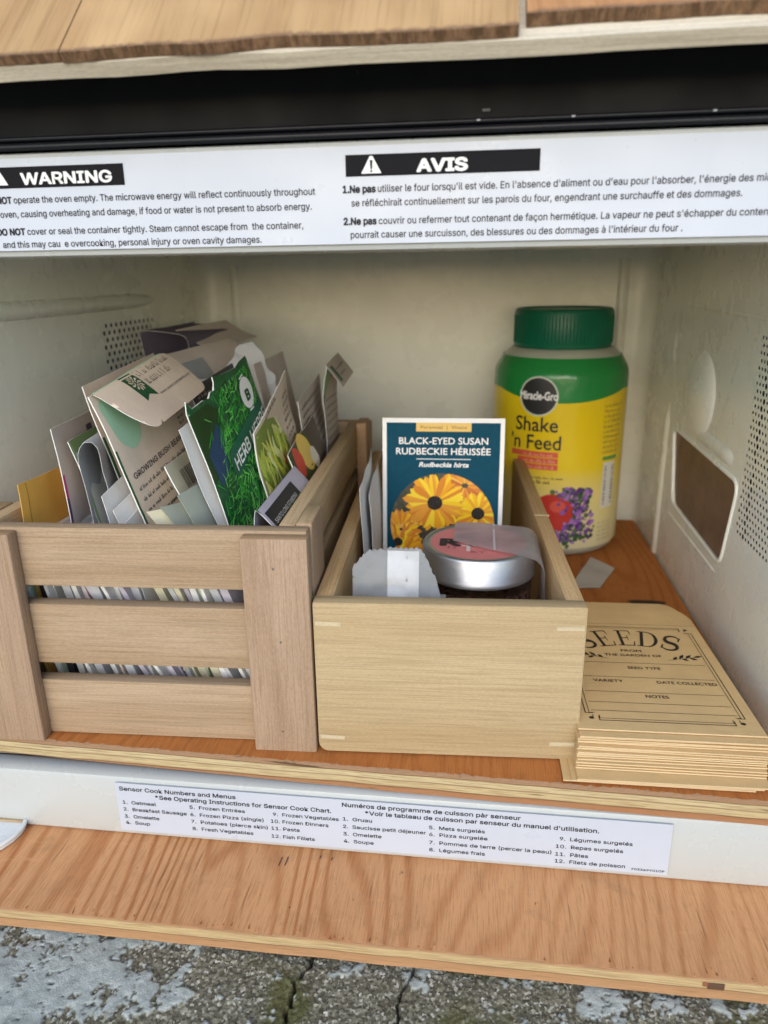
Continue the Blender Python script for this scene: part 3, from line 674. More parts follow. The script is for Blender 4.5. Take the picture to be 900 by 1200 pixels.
# ================================================================== SLATTED CRATE
crate = empty('slatted_crate', (-.0770, .0085, 0), 'pale slatted wooden crate crammed with upright seed packets', 'crate', R(2.3))
CW, CD, CH = .1760, .2920, .1160          # local: x -CW..0, y 0..CD
def part(name, parent, *boxes, smooth=35):
    mb = MB()
    for b in boxes: mb.box(*b[:6], b[6], b[7] if len(b) > 7 else .0008, b[8] if len(b) > 8 else None)
    return mb.build(name, parent, smooth=smooth)
cx, cy, cz, ce = M['crate'], M['crate_y'], M['crate_z'], M['crate_end']
for z0, z1 in ((.0004, .0322), (.0420, .0752), (.0852, CH)):
    part('slat', crate, (-CW+.0015, -.0015, .0080, .0160, z0, z1, cx, .0007, {0: ce}))
    part('slat', crate, (-CW+.0015, -.0015, CD-.016, CD-.0080, z0, z1, cx, .0007, {0: ce}))
for z0, z1 in ((.0008, .0325), (.0425, .0755), (.0856, CH+.0004)):
    part('side_slat', crate, (-.0165, -.0085, .0163, CD-.0163, z0, z1, cy, .0007, {1: ce}))
    part('side_slat', crate, (-CW+.0085, -CW+.0165, .0163, CD-.0163, z0, z1, cy, .0007, {1: ce}))
for x0, x1 in ((-.0318, 0.), (-CW, -CW+.0318)):
    part('corner_post', crate, (x0, x1, 0, .0078, 0, CH-.0012, cz, .0009, {2: ce}))
    part('corner_post', crate, (x0, x1, CD-.0078, CD, 0, CH-.0012, cz, .0009, {2: ce}))
for x0, x1 in ((-.0083, -.0004), (-CW+.0004, -CW+.0083)):
    part('side_post', crate, (x0, x1, .0165, .046, 0, CH+.0010, cz, .0008, {2: cy}))
    part('side_post', crate, (x0, x1, CD-.040, CD-.0165, 0, CH+.0034, M['crate_end'], .0008))
part('floor_panel', crate, (-CW+.0170, -.0170, .0165, CD-.0165, .0010, .0040, cy, .0004))
for x, z in ((-.0165, .100), (-.0150, .062), (-.0168, .012)):
    mb = MB(); region(mb, circ(x, z, .0006, 10), plane((0,-.0001,0), (1,0,0), (0,0,1)), .0001, flat((.12,.1,.09), .5)); mb.build('nail_head', crate)

# ================================================================== FINGER-JOINTED BOX
box = empty('storage_box', (-.0762, .0092, 0), 'pale open wooden box with splined corners, right of the crate', 'storage box', R(2.8))
BW, BD, BH, BT = .1286, .3130, .0832, .0092
def mitre_frame():
    mb = MB(); rr = .0028
    # front and back boards with rounded lower and outer edges, side boards between mitred rims
    bm = bmesh.new(); bmesh.ops.create_cube(bm, size=1)
    for v in bm.verts: v.co = (BW/2+v.co.x*BW, BT/2+v.co.y*BT, (.0006+BH)/2+v.co.z*(BH-.0006))
    low = [e for e in bm.edges if abs(e.verts[0].co.y-e.verts[1].co.y) > .001 and e.verts[0].co.z < .01]
    bmesh.ops.bevel(bm, geom=low, offset=.0052, segments=5, affect='EDGES', profile=.5)
    bmesh.ops.bevel(bm, geom=[e for e in bm.edges if e.calc_face_angle(0) > .5], offset=.0013, segments=2, affect='EDGES', profile=.5)
    mb.bm(bm, M['box']); return mb
mitre_frame().build('front_panel', box, smooth=40)
part('side_panel', box, (0.0002, BT, BT+.0001, BD-BT, .0012, BH-.0003, M['box_y'], .0012)); part('side_panel', box, (BW-BT, BW-.0002, BT+.0001, BD-BT, .0012, BH-.0003, M['box_y'], .0012))
part('back_panel', box, (0, BW, BD-BT, BD, .0006, BH, M['box_y'], .0018)); part('bottom_panel', box, (BT, BW-BT, BT, BD-BT, .0030, .0075, M['box_y'], .0004))
for z in (.0712, .0085):
    for x0, x1, dz in ((.0012, .0135, -.0004), (BW-.0140, BW-.0012, .0004)):
        mb = MB(); mb.poly([(x0, -.00016, z), (x1, -.00016, z+dz), (x1, -.00016, z+.0022+dz), (x0, -.00016, z+.0022)], M['spline']); mb.build('corner_spline', box)
mb = MB()
for y in (.136,):
    mb.box(BW-BT+.0002, BW+.0001, y, y+.0018, BH-.0006, BH-.00005, M['spline'])
mb.build('corner_spline', box)

# ================================================================== SEED PACKETS IN THE CRATE
Y3 = Vector((0, 1, 0))
def packet_map(path, y0, D, wav=.0004, seed=0, ncat=6, pillow=.72):
    wav = wav*2.2 if abs(wav-.0004) < 1e-9 else wav
    """path: (x, z) points of the near edge from top to bottom; D: vector along the packet's top edge"""
    P = [np.array(p, float) for p in path]
    if len(P) > 2:   # Catmull-Rom
        Q = [2*P[0]-P[1]]+P+[2*P[-1]-P[-2]]; S = []
        for i in range(1, len(Q)-2):
            for k in range(ncat):
                t = k/ncat; S.append(.5*((2*Q[i])+(-Q[i-1]+Q[i+1])*t+(2*Q[i-1]-5*Q[i]+4*Q[i+1]-Q[i+2])*t*t+(-Q[i-1]+3*Q[i]-3*Q[i+1]+Q[i+2])*t**3))
        S.append(P[-1]); P = S
    seg = [np.linalg.norm(b-a) for a, b in zip(P, P[1:])]; cum = np.concatenate([[0], np.cumsum(seg)]); L = cum[-1]
    D = Vector(D); W = D.length; Dh = D.normalized()
    XS = np.array([p[0] for p in P]); ZS = np.array([p[1] for p in P])
    def tang(v):
        e = .0015; a, b = max(0, v-e), min(L, v+e)
        return Vector((np.interp(b, cum, XS)-np.interp(a, cum, XS), 0, np.interp(b, cum, ZS)-np.interp(a, cum, ZS)))
    def f(u, v, off=0):
        x, z = (np.interp(v, cum, XS), np.interp(v, cum, ZS)) if v >= 0 else (XS[0]+(XS[0]-XS[1])/seg[0]*-v, ZS[0]+(ZS[0]-ZS[1])/seg[0]*-v)
        n = Dh.cross(tang(min(max(v, 0), L))).normalized()
        if n.x < 0 and len(path) < 9: n = -n
        n_ = off*(1-pillow*math.exp(-max(0, min(u, W-u, v, L-v))/.005))+wav*(mnoise.noise((u*28, v*22, seed*5.3))*2.0+mnoise.noise((u*46, v*40, seed*3.7+9))*.6)
        return Vector((x, y0, z))+Dh*u+n*n_
    return f, W, L
def jag(x0, x1, y, n, amp, rng, smooth=False): return [(x0+(x1-x0)*i/n, y+rng.uniform(-amp, amp)) for i in range(n+1)]
def mk_packet(label, path, y0, D, th, m, m_back=None, m_edge=None, outline=None, wav=.0004, seed=0, name='seed_packet', cat='seed packet', group='seed packets in the slatted crate', org=None):
    f, W, L = packet_map(path, y0, D, wav, seed); mb = MB()
    sheet(mb, outline(W, L) if outline else rect(0, 0, W, L), f, th, m, m_back, m_edge)
    o_ = Vector(org or (path[-1][0], y0, path[-1][1])); o = mb.build(name, None, o_, smooth=60); tag(o, label, cat, group)
    return o, f, W, L, o_
def art(o, o_, mb, name='printing'):
    a = mb.build(name, o, o_, merge=False); return a
beige = paper('beige_packet', (.68,.555,.44), .06); beige2 = paper('greyish_packet', (.56,.48,.42), .06); offw = paper('offwhite_packet', (.72,.71,.68), .05)
greyp = paper('grey_packet', (.48,.49,.50), .08); lav = paper('lavender_packet', (.50,.46,.53), .06); cream = paper('cream_packet', (.58,.54,.38), .06)
orange = paper('manila_orange', (.78,.42,.08), .05); purple = paper('purple_packet', (.125,.105,.14), .1); edgew = paper('cut_edge', (.75,.74,.70), .03)
tissue = paper('tissue', (.80,.81,.82), .04, .55, .10); glass = paper('glassine', (.68,.62,.61), .14, .25, .50); greent = paper('green_glassine', (.56,.60,.53), .05, .4, .15)
GREEN = flat((.015,.085,.03), .5); MINT = flat((.36,.56,.38), .6); BEINK = flat((.06,.05,.045), .7); MAG = flat((.45,.02,.16), .5); DPUR = flat((.07,.03,.10), .5)
rng = random.Random(12)

# manila envelope at the far left
o, f, W, L, o_ = mk_packet('plain orange manila envelope at the left end of the crate', [(-.2300,.1316), (-.2301,.09), (-.2290,.006)], .030, (-.0035,.066,-.0030), .0012, orange, None, paper('manila_edge', (.72,.42,.12), .03), seed=1)
mb = MB(); region(mb, [(.006,.0005), (.0068,.0005), (.0075,.05), (.0067,.05)], f, .00075, paper('manila_fold', (.50,.24,.04), .02)); art(o, o_, mb, 'fold_seam')
# pinkish packet with magenta edge
o, f, W, L, o_ = mk_packet('pinkish packet with a magenta strip on its near edge', [(-.2200,.1560), (-.2172,.105), (-.2165,.006)], .050, (-.013,.0795,-.0008), .0016, beige2, beige2, edgew, seed=2)
mb = MB(); region(mb, rect(.0, .025, .0022, .038), f, .0010, MAG); region(mb, rect(.0, .038, .0022, .052), f, .0010, DPUR); region(mb, rect(.045, .006, .054, .013), f, .0010, DPUR)
for k in range(5): words(mb, f, .03, .075, .022+k*.005, .002, BEINK, rng)
art(o, o_, mb)
# green/white packet
o, f, W, L, o_ = mk_packet('white packet with pale green trim beside the folded grey one', [(-.2130,.1490), (-.2030,.108), (-.2000,.09), (-.1985,.006)], .052, (-.020,.078,-.004), .0016, offw, offw, edgew, seed=3)
mb = MB(); region(mb, rect(0, 0, .08, .007), f, .0010, flat((.22,.33,.12), .5)); region(mb, rect(0, 0, .003, .05), f, .0010, flat((.30,.42,.20), .5))
for k in range(7): words(mb, f, .006, .06, .014+k*.005, .0022, BEINK, rng)
art(o, o_, mb)
# curled grey-blue folded sheet
loop = [(-.2005,.105), (-.2025,.125), (-.2045,.1415), (-.2015,.1492), (-.1965,.1510), (-.1925,.1470), (-.1915,.135), (-.1890,.120), (-.1885,.105), (-.1888,.05)]
f, W, L = packet_map([(-.1975,.05)]+loop, .045, (-.020,.062,-.004), .0006, 4); mb = MB()
sheet(mb, rect(0, 0, W, L), f, .0006, greyp, greyp, edgew)
o_ = Vector((-.195,.045,.05)); o = mb.build('seed_packet', None, o_, smooth=60); tag(o, 'grey blue folded packet curled over into an open loop', 'seed packet', 'seed packets in the slatted crate')
mb = MB(); region(mb, rect(.012, .060, .030, .074), f, -.00055, flat((.05,.09,.26), .5))
for k in range(8): words(mb, f, .004, .055, .02+k*.005, .002, BEINK, rng, off=-.00045)
for k in range(9): words(mb, f, .002, .05, L-.085+k*.006, .0022, BEINK, rng, off=.00045)
art(o, o_, mb)
# dark-bodied packet with green edge behind the bean packet
o, f, W, L, o_ = mk_packet('open beige packet with a green edge tucked behind the bean packet', [(-.2045,.1767), (-.1925,.128), (-.1850,.098), (-.1815,.006)], .060, (.002,.0825,.0086), .0020, beige, beige, edgew, seed=5)
mb = MB(); region(mb, rect(0, .028, .0022, .075), f, .0012, GREEN)
for k in range(6): words(mb, f, .004, .05, .045+k*.006, .0026, BEINK, rng)
art(o, o_, mb)
# GROWING BUSH BEANS packet
bd = (.0034,.082,.0129); o, f, W, L, o_ = mk_packet('large beige bush bean packet with a folded flap and green logo', [(-.1945,.1735), (-.1820,.1370), (-.1690,.0990), (-.1640,.060), (-.1630,.006)], .045, bd, .0026, beige, beige, edgew, seed=6)
mb = MB()
region(mb, rect(0, .030, .0014, .085), f, .0015, GREEN)
region(mb, [(p.x, p.y) for p in rounded([(.002,.004), (.032,.003), (.030,.030), (.018,.036), (.006,.028)], .006, 6)], f, .0014, MINT)
put_text(mb, "GROWING BUSH BEANS", f, .006, .068, .0478, .0042, BEINK, .015, down=True, off=.0015)
v = .0545
for line in range(8):
    if line == 3: put_text(mb, "Do not plant in cold wet soil", f, .014, .062, v, .0026, BEINK, .02, down=True, off=.0015); words(mb, f, .006, .0125, v, .0024, BEINK, rng, off=.0015)
    elif line == 5: put_text(mb, "Timing:", f, .006, .017, v, .0026, BEINK, .02, down=True, off=.0015); words(mb, f, .0185, .065, v, .0023, BEINK, rng, off=.0015)
    else: words(mb, f, .006, rng.uniform(.060,.068), v, .0023, BEINK, rng, off=.0015)
    v += .0058
for k in range(9): words(mb, f, .070, .079, .034+k*.0034, .0022, BEINK, rng, off=.0015)
art(o, o_, mb)
ff, fw, fl = packet_map([(-.1950,.1740), (-.1900,.1735), (-.1790,.1655), (-.1660,.1540)], .045, bd, .0003, 16); mb = MB()
fo = [(p.x, p.y) for p in rounded([(0,0), (fw,0), (fw-.001,fl), (.012,fl+.001), (.003,fl-.014)], .007, 6)]
sheet(mb, fo, ff, .0007, beige, MINT, edgew); fp = mb.build('flap', o, o_, smooth=60)
mb = MB(); off_ = .0005
region(mb, [(.026,.0030), (.039,.0030), (.039,.0225), (.0325,.0195), (.026,.0225)], ff, off_, GREEN)
for k in range(11):
    a = 2*math.pi*k/11; mb.poly([ff(.0325+.0052*math.cos(a+s)*r_, .0105+.0060*math.sin(a+s)*r_, off_+.0002) for s, r_ in ((-.12,.35), (0.2,.9), (.05,1.0), (-.2,.75))], beige)
for k in range(7):
    a = 2*math.pi*k/7+.3; mb.poly([ff(.0325+.0022*math.cos(a+s)*r_, .0105+.0026*math.sin(a+s)*r_, off_+.0002) for s, r_ in ((-.3,.3), (0.3,.9), (-.3,.9))], beige)
put_text(mb, "www.westcoastseeds.com", ff, .041, .080, .0235, .0026, BEINK, .006, down=True, off=off_)
for k, vv in enumerate((.0085, .0150)):
    u = .0415
    while u < (.077 if k == 0 else .070):
        h = rng.uniform(.0025, .0052); mb.poly([ff(u, vv, off_), ff(u+.0005, vv, off_), ff(u+.0008, vv-h, off_), ff(u+.0003, vv-h, off_)], BEINK)
        if rng.random() < .65: mb.poly([ff(u+.0005, vv, off_), ff(u+.0019, vv-.0006, off_), ff(u+.0019, vv-.0010, off_), ff(u+.0005, vv-.0005, off_)], BEINK)
        u += rng.choice((.0014, .0018, .0022, .0034))
mb.build('printing', fp, o_, merge=False)
# folded white sheets low between the packets
for q, (xx, yy, zz, le, hh) in enumerate(((-.1905,.038,.124,.12,.05), (-.1845,.036,.117,.22,.06), (-.1795,.034,.110,.10,.045))):
    mk_packet(('narrow folded white paper slip left of the bean packet', 'white paper slip leaning against the bean packet edge', 'short curled white slip at the foot of the bean packet')[q], [(xx, zz), (xx+le*.03, zz-.02), (xx+.012, .05)], yy, (.004,.05,.012), .0012, offw, offw, edgew, seed=20+q, wav=.0008, name='paper_slip', cat='paper slip')
# barcode packet and cream ones
o, f, W, L, o_ = mk_packet('cream packet with a black barcode, curled end toward the front', [(-.1605,.1372), (-.1500,.1150), (-.1440,.098), (-.1420,.03)], .050, (-.0050,.0600,-.0010), .0022, cream, cream, edgew, seed=7)
mb = MB(); u = .012
while u < .050:
    k = rng.uniform(.0005, .0016); region(mb, rect(u, .006, u+k, .0165), f, .0013, BEINK, .02); u += k+rng.uniform(.0005, .0014)
art(o, o_, mb)
mk_packet('tall cream packet edge right behind the green herb packet', [(-.1490,.1560), (-.1400,.118), (-.1360,.09), (-.1350,.02)], .085, (-.003,.055,.003), .0030, cream, cream, edgew, seed=8)
mk_packet('translucent pale green glassine bag below the barcode packet', [(-.1560,.1215), (-.1480,.108), (-.1440,.09), (-.1420,.03)], .032, (.010,.022,-.002), .0012, greent, seed=9, wav=.0016, name='glassine_bag', cat='bag')
mk_packet('milky glassine bag low beside the herb packet', [(-.1490,.1260), (-.1420,.110), (-.1390,.09), (-.1380,.03)], .036, (.006,.024,.002), .0012, greent, seed=10, wav=.0018, name='glassine_bag', cat='bag')
mk_packet('small off-white seed bag in front of the bean packet text', [(-.1640,.1185), (-.1580,.109), (-.1545,.09), (-.1540,.03)], .031, (.014,.016,-.001), .0018, cream, seed=11, wav=.0012, name='seed_bag', cat='bag')
# green herb packet
def herb_outline(W, L):
    r = random.Random(5); top = [(0,.0015), (.003,-.004), (.006,.001), (.012,.0015), (.020,.002), (.026,.0035), (.030,.0015), (.034,.0022), (.037,-.001), (.0375,-.004)]
    top += [(.040,-.0035), (.046,-.0020), (.055,-.0005), (.064,.0008), (.072,-.0002), (W,.0)]
    return top+[(W, L), (0, L)]
hd = (.0071,.0805,.0197); o, f, W, L, o_ = mk_packet('green dill herb packet with torn white top edge', [(-.1466,.1655), (-.1395,.142), (-.1285,.105), (-.1215,.080), (-.1170,.006)], .050, hd, .0022, flat((.02,.10,.035), .42, .5, .3), offw, edgew, herb_outline, .0007, 12)
mb = MB(); hc = [(0.0007,.0028), (.010,.0028), (.022,.0042), (.036,.0035), (.040,.0), (.055,.0015), (W-.0007,.0012), (W-.0007,L), (.0007,L)]
region(mb, [(.0007,.0028), (.022,.0045), (.030,.012), (.024,.022), (.020,.034), (.0007,.040)], f, .0013, flat((.018,.05,.012), .4, .5)); region(mb, [(.004,.026), (.022,.016), (.027,.024), (.018,.042), (.006,.044)], f, .00135, flat((.02,.055,.13), .4, .5))
region(mb, [(.036,.004), (.048,.002), (.055,.009), (.044,.013)], f, .00135, flat((.016,.05,.02), .4, .5))
region(mb, [(.045,.052), (W-.0007,.045), (W-.0007,L), (.050,L)], f, .0013, flat((.012,.045,.02), .4, .5))
greens = [flat(c, .42, .5) for c in ((.03,.28,.03), (.07,.46,.05), (.14,.60,.09), (.03,.36,.05), (.02,.15,.03), (.20,.66,.14))]
hr = random.Random(3); hcl = rect(.001, .0035, W-.001, min(L, .115))
for k in range(1500):
    u, v = hr.uniform(.0, W), hr.uniform(.002, .11)
    if u+v*.55 < .034 and hr.random() < .93: continue
    a = hr.gauss(-1.1, .75)+(.5 if u < .03 else 0); Ln = hr.uniform(.003, .011); wd = hr.uniform(.00018, .00040); bend = hr.uniform(-.5, .5)
    p0 = (u, v); p1 = (u+Ln*.55*math.cos(a), v+Ln*.55*math.sin(a)); p2 = (p1[0]+Ln*.45*math.cos(a+bend), p1[1]+Ln*.45*math.sin(a+bend)); nx, ny = -math.sin(a)*wd, math.cos(a)*wd
    pl = clip([(p0[0]-nx, p0[1]-ny), (p1[0]-nx, p1[1]-ny), p2, (p1[0]+nx, p1[1]+ny), (p0[0]+nx, p0[1]+ny)], hcl)
    if len(pl) > 2:
        dz = .0015+.0002*hr.random(); mb.poly([f(*q, dz) for q in pl], hr.choice(greens))
lab = [(.0230,.0365), (.0255,.0335), (.060,.0270), (W-.0008,.0245), (W-.0008,.0385), (.045,.0445), (.027,.0485), (.0230,.0465)]
region(mb, lab, f, .0019, flat((.012,.11,.055), .45, .5))
def fsh(base): return lambda u, v, off=0: f(u, v-(u-.030)*.155+base, off)
put_text(mb, "HERB HERBE", fsh(0), .0270, .0805, .0450, .0098, WHITE, .012, down=True, off=.0021)
region(mb, circ(.066, .0165, .0088, 32, .0088), f, .0019, WHITE); put_text(mb, "B", f, .0634, .0686, .0205, .0080, GREEN, .035, down=True, off=.0021)
for a in (-2.0, 1.3): mb.poly([f(.066+.0096*math.cos(a), .0165+.0096*math.sin(a), .002), f(.066+.0106*math.cos(a), .0165+.0106*math.sin(a), .002), f(.066+.0106*math.cos(a+.6), .0165+.0106*math.sin(a+.6), .002), f(.066+.0096*math.cos(a+.6), .0165+.0096*math.sin(a+.6), .002)], WHITE)
art(o, o_, mb)
mk_packet('plain white packet edge showing left of the herb packet', [(-.1495,.1570), (-.1400,.125), (-.1300,.095), (-.1260,.05)], .047, (.004,.075,.010), .0008, offw, lav, edgew, seed=13)
# yellow bean packet
o, f, W, L, o_ = mk_packet('packet with yellow wax bean pods behind the herb packet', [(-.1234,.1472), (-.1222,.125), (-.1165,.095), (-.1120,.006)], .088, (-.0018,.0800,.0245), .0024, beige, offw, edgew, seed=14)
mb = MB(); yc = rect(.001, .010, W-.002, .075)
region(mb, [(.001,.002), (.020,.002), (.040,.010), (.060,.036), (.064,.066), (.001,.080)], f, .0014, flat((.20,.28,.04), .45, .5))
ys = [flat(c, .42, .5) for c in ((.58,.60,.08), (.68,.68,.16), (.42,.52,.07), (.76,.78,.34), (.30,.40,.06))]
for k in range(120):
    a = hr.gauss(1.25, .35); u = hr.uniform(.0, .058); v = hr.uniform(.008, .07); Ln = hr.uniform(.012, .026); wd = hr.uniform(.0010, .0020); bl = hr.uniform(-.2, .2)
    pts = []
    for sgn in (1, -1):
        for q in range(7):
            t = q/6 if sgn > 0 else 1-q/6; aa = a+bl*(t-.5)*2; ww = wd*(math.sin(math.pi*(.06+.88*t))**.6)*sgn*(1+.12*math.sin(t*22))
            pts.append((u+Ln*t*math.cos(aa)-math.sin(aa)*ww, v+Ln*t*math.sin(aa)+math.cos(aa)*ww))
    pl = clip(pts, [(.001,.003), (.020,.002), (.042,.010), (.062,.036), (.064,.068), (.001,.080)])
    if len(pl) > 2:
        dz = .0016+.0003*hr.random(); mb.poly([f(*q, dz) for q in pl], hr.choice(ys))
region(mb, [(.040,.034), (.043,.033), (.044,.040), (.041,.041)], f, .0021, flat((.5,.06,.03), .5))
put_text(mb, "WAX", f, .040, .040, .012, .0, BEINK) if False else None
for k in range(10): words(mb, f, .064, .078, .010+k*.005, .0024, BEINK, rng, off=.0014)
words(mb, f, .022, .050, .0035, .003, BEINK, rng, off=.0014)
art(o, o_, mb)
# tomato packet
o, f, W, L, o_ = mk_packet('small packet with a red and yellow tomato picture near the rail', [(-.1115,.1292), (-.1060,.115), (-.1015,.095), (-.0990,.006)], .110, (-.0030,.080,.0090), .0020, flat((.08,.06,.05), .5), offw, edgew, seed=15)
mb = MB(); region(mb, [(.001,.001), (.05,.001), (.05,.035), (.001,.035)], f, .0012, flat((.06,.08,.03), .5)); region(mb, circ(.014, .010, .0085, 24, .0095), f, .0014, flat((.62,.05,.03), .4)); region(mb, circ(.034, .010, .013, 24, .012), f, .0013, flat((.75,.52,.10), .4)); region(mb, circ(.046, .018, .007, 24), f, .0015, flat((.66,.60,.50), .4))
art(o, o_, mb)
# cilantro packet, tented open
o, f, W, L, o_ = mk_packet('lavender cilantro packet with a black title strip, tented open', [(-.1070,.095), (-.1078,.112), (-.1066,.1222), (-.1035,.1195), (-.0985,.1140), (-.0945,.1095)], .028, (-.0022,.083,.0010), .0009, lav, purple, edgew, seed=17, wav=.0002)
mb = MB(); blk = flat((.02,.02,.022), .5)
v0 = .0335; region(mb, rect(.003, v0-.001, .060, L), f, .0006, blk); region(mb, rect(.020, L-.0035, .080, L), f, .0008, flat((.03,.10,.03), .5))
for k in range(60):
    u, v = hr.uniform(.02,.078), hr.uniform(L-.0042, L-.0004); region(mb, circ(u, v, hr.uniform(.0004,.001), 6), f, .0009, hr.choice(greens), .05)
put_text(mb, "SANTO LONG STANDING", f, .006, .053, L-.0048, .0034, WHITE, .006, down=True, off=.0008)
art(o, o_, mb)
# far packet with flap by the right rail
o, f, W, L, o_ = mk_packet('narrow packet with flipped flap standing against the crate rail', [(-.1060,.1700), (-.1085,.150), (-.1078,.120), (-.1060,.006)], .205, (-.0025,.0600,-.0015), .0016, beige2, offw, edgew, seed=18)
mb = MB(); region(mb, [(.001,.002), (.030,.002), (.004,.024), (.001,.024)], f, .0010, flat((.20,.36,.14), .5)); region(mb, rect(0, .02, .002, .075), f, .0011, GREEN)
for k in range(9): words(mb, f, .006, .055, .026+k*.0055, .0022, BEINK, rng, off=.0010)
art(o, o_, mb)
ff, fw, fl = packet_map([(-.1064,.1705), (-.1010,.1640), (-.0945,.1555)], .205, (-.0025,.0600,.0030), .0002, 19); mb = MB(); sheet(mb, rect(0, 0, fw, fl), ff, .0007, beige2, offw, edgew); fp = mb.build('flap', o, o_, smooth=60)
mb = MB(); region(mb, rect(.006, .003, .014, .016), ff, .0005, GREEN); words(mb, ff, .018, .05, .008, .002, BEINK, rng, off=.0005); words(mb, ff, .018, .042, .013, .002, BEINK, rng, off=.0005); mb.build('printing', fp, o_, merge=False)
# purple open packet at the back
o, f, W, L, o_ = mk_packet('open packet with dark purple inside, tallest at the back left', [(-.2490,.1920), (-.2440,.160), (-.2380,.11), (-.2330,.006)], .225, (.020,.060,.004), .0010, purple, lav, edgew, seed=21)
ff, fw, fl = packet_map([(-.2475,.1925), (-.2290,.1905), (-.2160,.1870), (-.2150,.1720)], .232, (.016,.056,.002), .0005, 22); mb = MB(); sheet(mb, rect(0, 0, fw, fl), ff, .0010, purple, beige2, edgew); mb.build('packet_lining', o, o_, smooth=60)
ff, fw, fl = packet_map([(-.2270,.1925), (-.2130,.1840), (-.2010,.1795)], .240, (.020,.055,.004), .0005, 23); mb = MB(); sheet(mb, rect(0, 0, fw, fl), ff, .0010, beige2, beige2, edgew); mb.build('flap', o, o_, smooth=60)
mk_packet('folded brown packet top leaning behind the white tissue', [(-.2180,.1790), (-.2040,.168), (-.1940,.14), (-.1900,.006)], .190, (.028,.060,.006), .0012, beige2, seed=24)
mk_packet('grey packet behind the bean packet flap', [(-.2060,.1720), (-.1930,.150), (-.1860,.12), (-.1820,.006)], .140, (.010,.070,.004), .0012, greyp, seed=25)
mk_packet('beige packet top behind the yellow bean packet', [(-.1500,.1740), (-.1430,.14), (-.1360,.10), (-.1320,.006)], .180, (.002,.070,.002), .0014, beige2, seed=26)
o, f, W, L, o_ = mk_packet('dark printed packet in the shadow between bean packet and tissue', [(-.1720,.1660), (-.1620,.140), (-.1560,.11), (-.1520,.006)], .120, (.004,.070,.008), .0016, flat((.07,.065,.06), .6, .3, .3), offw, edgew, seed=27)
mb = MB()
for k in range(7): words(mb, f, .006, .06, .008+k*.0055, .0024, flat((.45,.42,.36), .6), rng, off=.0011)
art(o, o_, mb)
o, f, W, L, o_ = mk_packet('grey printed packet right of the yellow bean packet', [(-.1180,.1520), (-.1150,.125), (-.1090,.095), (-.1040,.006)], .165, (-.0020,.080,.0080), .0016, beige2, offw, edgew, seed=28)
mb = MB()
for k in range(9): words(mb, f, .006, .072, .008+k*.0055, .0024, BEINK, rng, off=.0011)
art(o, o_, mb)
# crumpled white tissue bag
def crumple():
    ol = [(0,.004), (.006,.012), (.016,.016), (.024,.014), (.034,.006), (.046,-.004), (.052,-.006), (.058,.014), (.062,.06), (0,.06)]
    f0, W, L = packet_map([(-.2060,.1735), (-.1960,.145), (-.1880,.11)], .182, (.046,.012,.009), 0, 0)
    def f(u, v, off=0):
        p = f0(u, v, off); k = Vector((mnoise.noise((u*90, v*90, 1)), mnoise.noise((u*90, v*90, 7)), mnoise.noise((u*90, v*90, 13))))
        return p+k*.0035+Vector((1, 0, 0))*abs(mnoise.noise((u*45+3, v*70, 4)))*.006
    mb = MB(); sheet(mb, ol, f, .0003, tissue, step=.0025); o = mb.build('tissue_bag', None, (-.1760,.165,.12), smooth=30); tag(o, 'crumpled white tissue seed bag at the back of the crate', 'bag', 'seed packets in the slatted crate')
crumple()
# the rest of the file: thin packets seen edge-on through the slats
kinds = [('white packet edge seen through the crate slats', offw), ('grey packet edge seen through the crate slats', greyp), ('lavender grey packet edge seen through the crate slats', lav), ('cream packet edge seen through the crate slats', cream), ('beige packet edge seen through the crate slats', beige2), ('pale green packet edge seen through the crate slats', paper('sage_packet', (.42,.50,.36), .08)), ('black packet edge seen through the crate slats', flat((.03,.03,.035), .5)), ('orange envelope edge seen through the crate slats', orange)]
protos = []
for q, (lb, mm) in enumerate(kinds):
    for var in range(3 if q < 6 else 1):
        th = rng.choice((.0016, .0024, .0034, .0046, .0056)); f, W, L = packet_map([(-.028-.006*var, .1085), (-.016-.003*var, .06), (-.006, .022), (0, 0)], 0, (0,.095,0), .0012, 40+q*3+var, 6, .25); mb = MB()
        sheet(mb, rect(0, 0, W, L), f, th, mm, mm if var else edgew, mm, .009); o = mb.build('seed_packet', None, smooth=60); tag(o, lb, 'seed packet', 'seed packets in the slatted crate'); protos.append([o, lb, 0])
order = [7, 1, 0, 5, 6, 0, 1, 6, 0, 1, 2, 0, 4, 6, 1, 5, 0, 2, 1, 0, 2, 2, 1, 3, 3, 5, 3, 0, 2, 1, 0, 5, 1, 2]
byk = {}
for p in protos: byk.setdefault(p[1], []).append(p)
for n, k in enumerate(order):
    lst = byk[kinds[k][0]]; p = lst[(n*7+n//3) % len(lst)]
    if p[2] == 0: o = p[0]; p[2] = 1
    else: o = p[0].copy(); col.objects.link(o)
    t = n/(len(order)-1); o.location = (-.2285+t*.128+rng.uniform(-.0016,.0016), .0275+rng.uniform(0,.006), .0045); o.rotation_euler = (0, rng.uniform(-.09,.09)+(-.02 if t > .5 else .18-.36*t), rng.uniform(-.09,.09)); o.scale.z = rng.uniform(.80, .90)
for p in protos:
    if p[2] == 0: bpy.data.objects.remove(p[0])

# ================================================================== INSIDE THE BOX
FACE[0] = 'humanist'
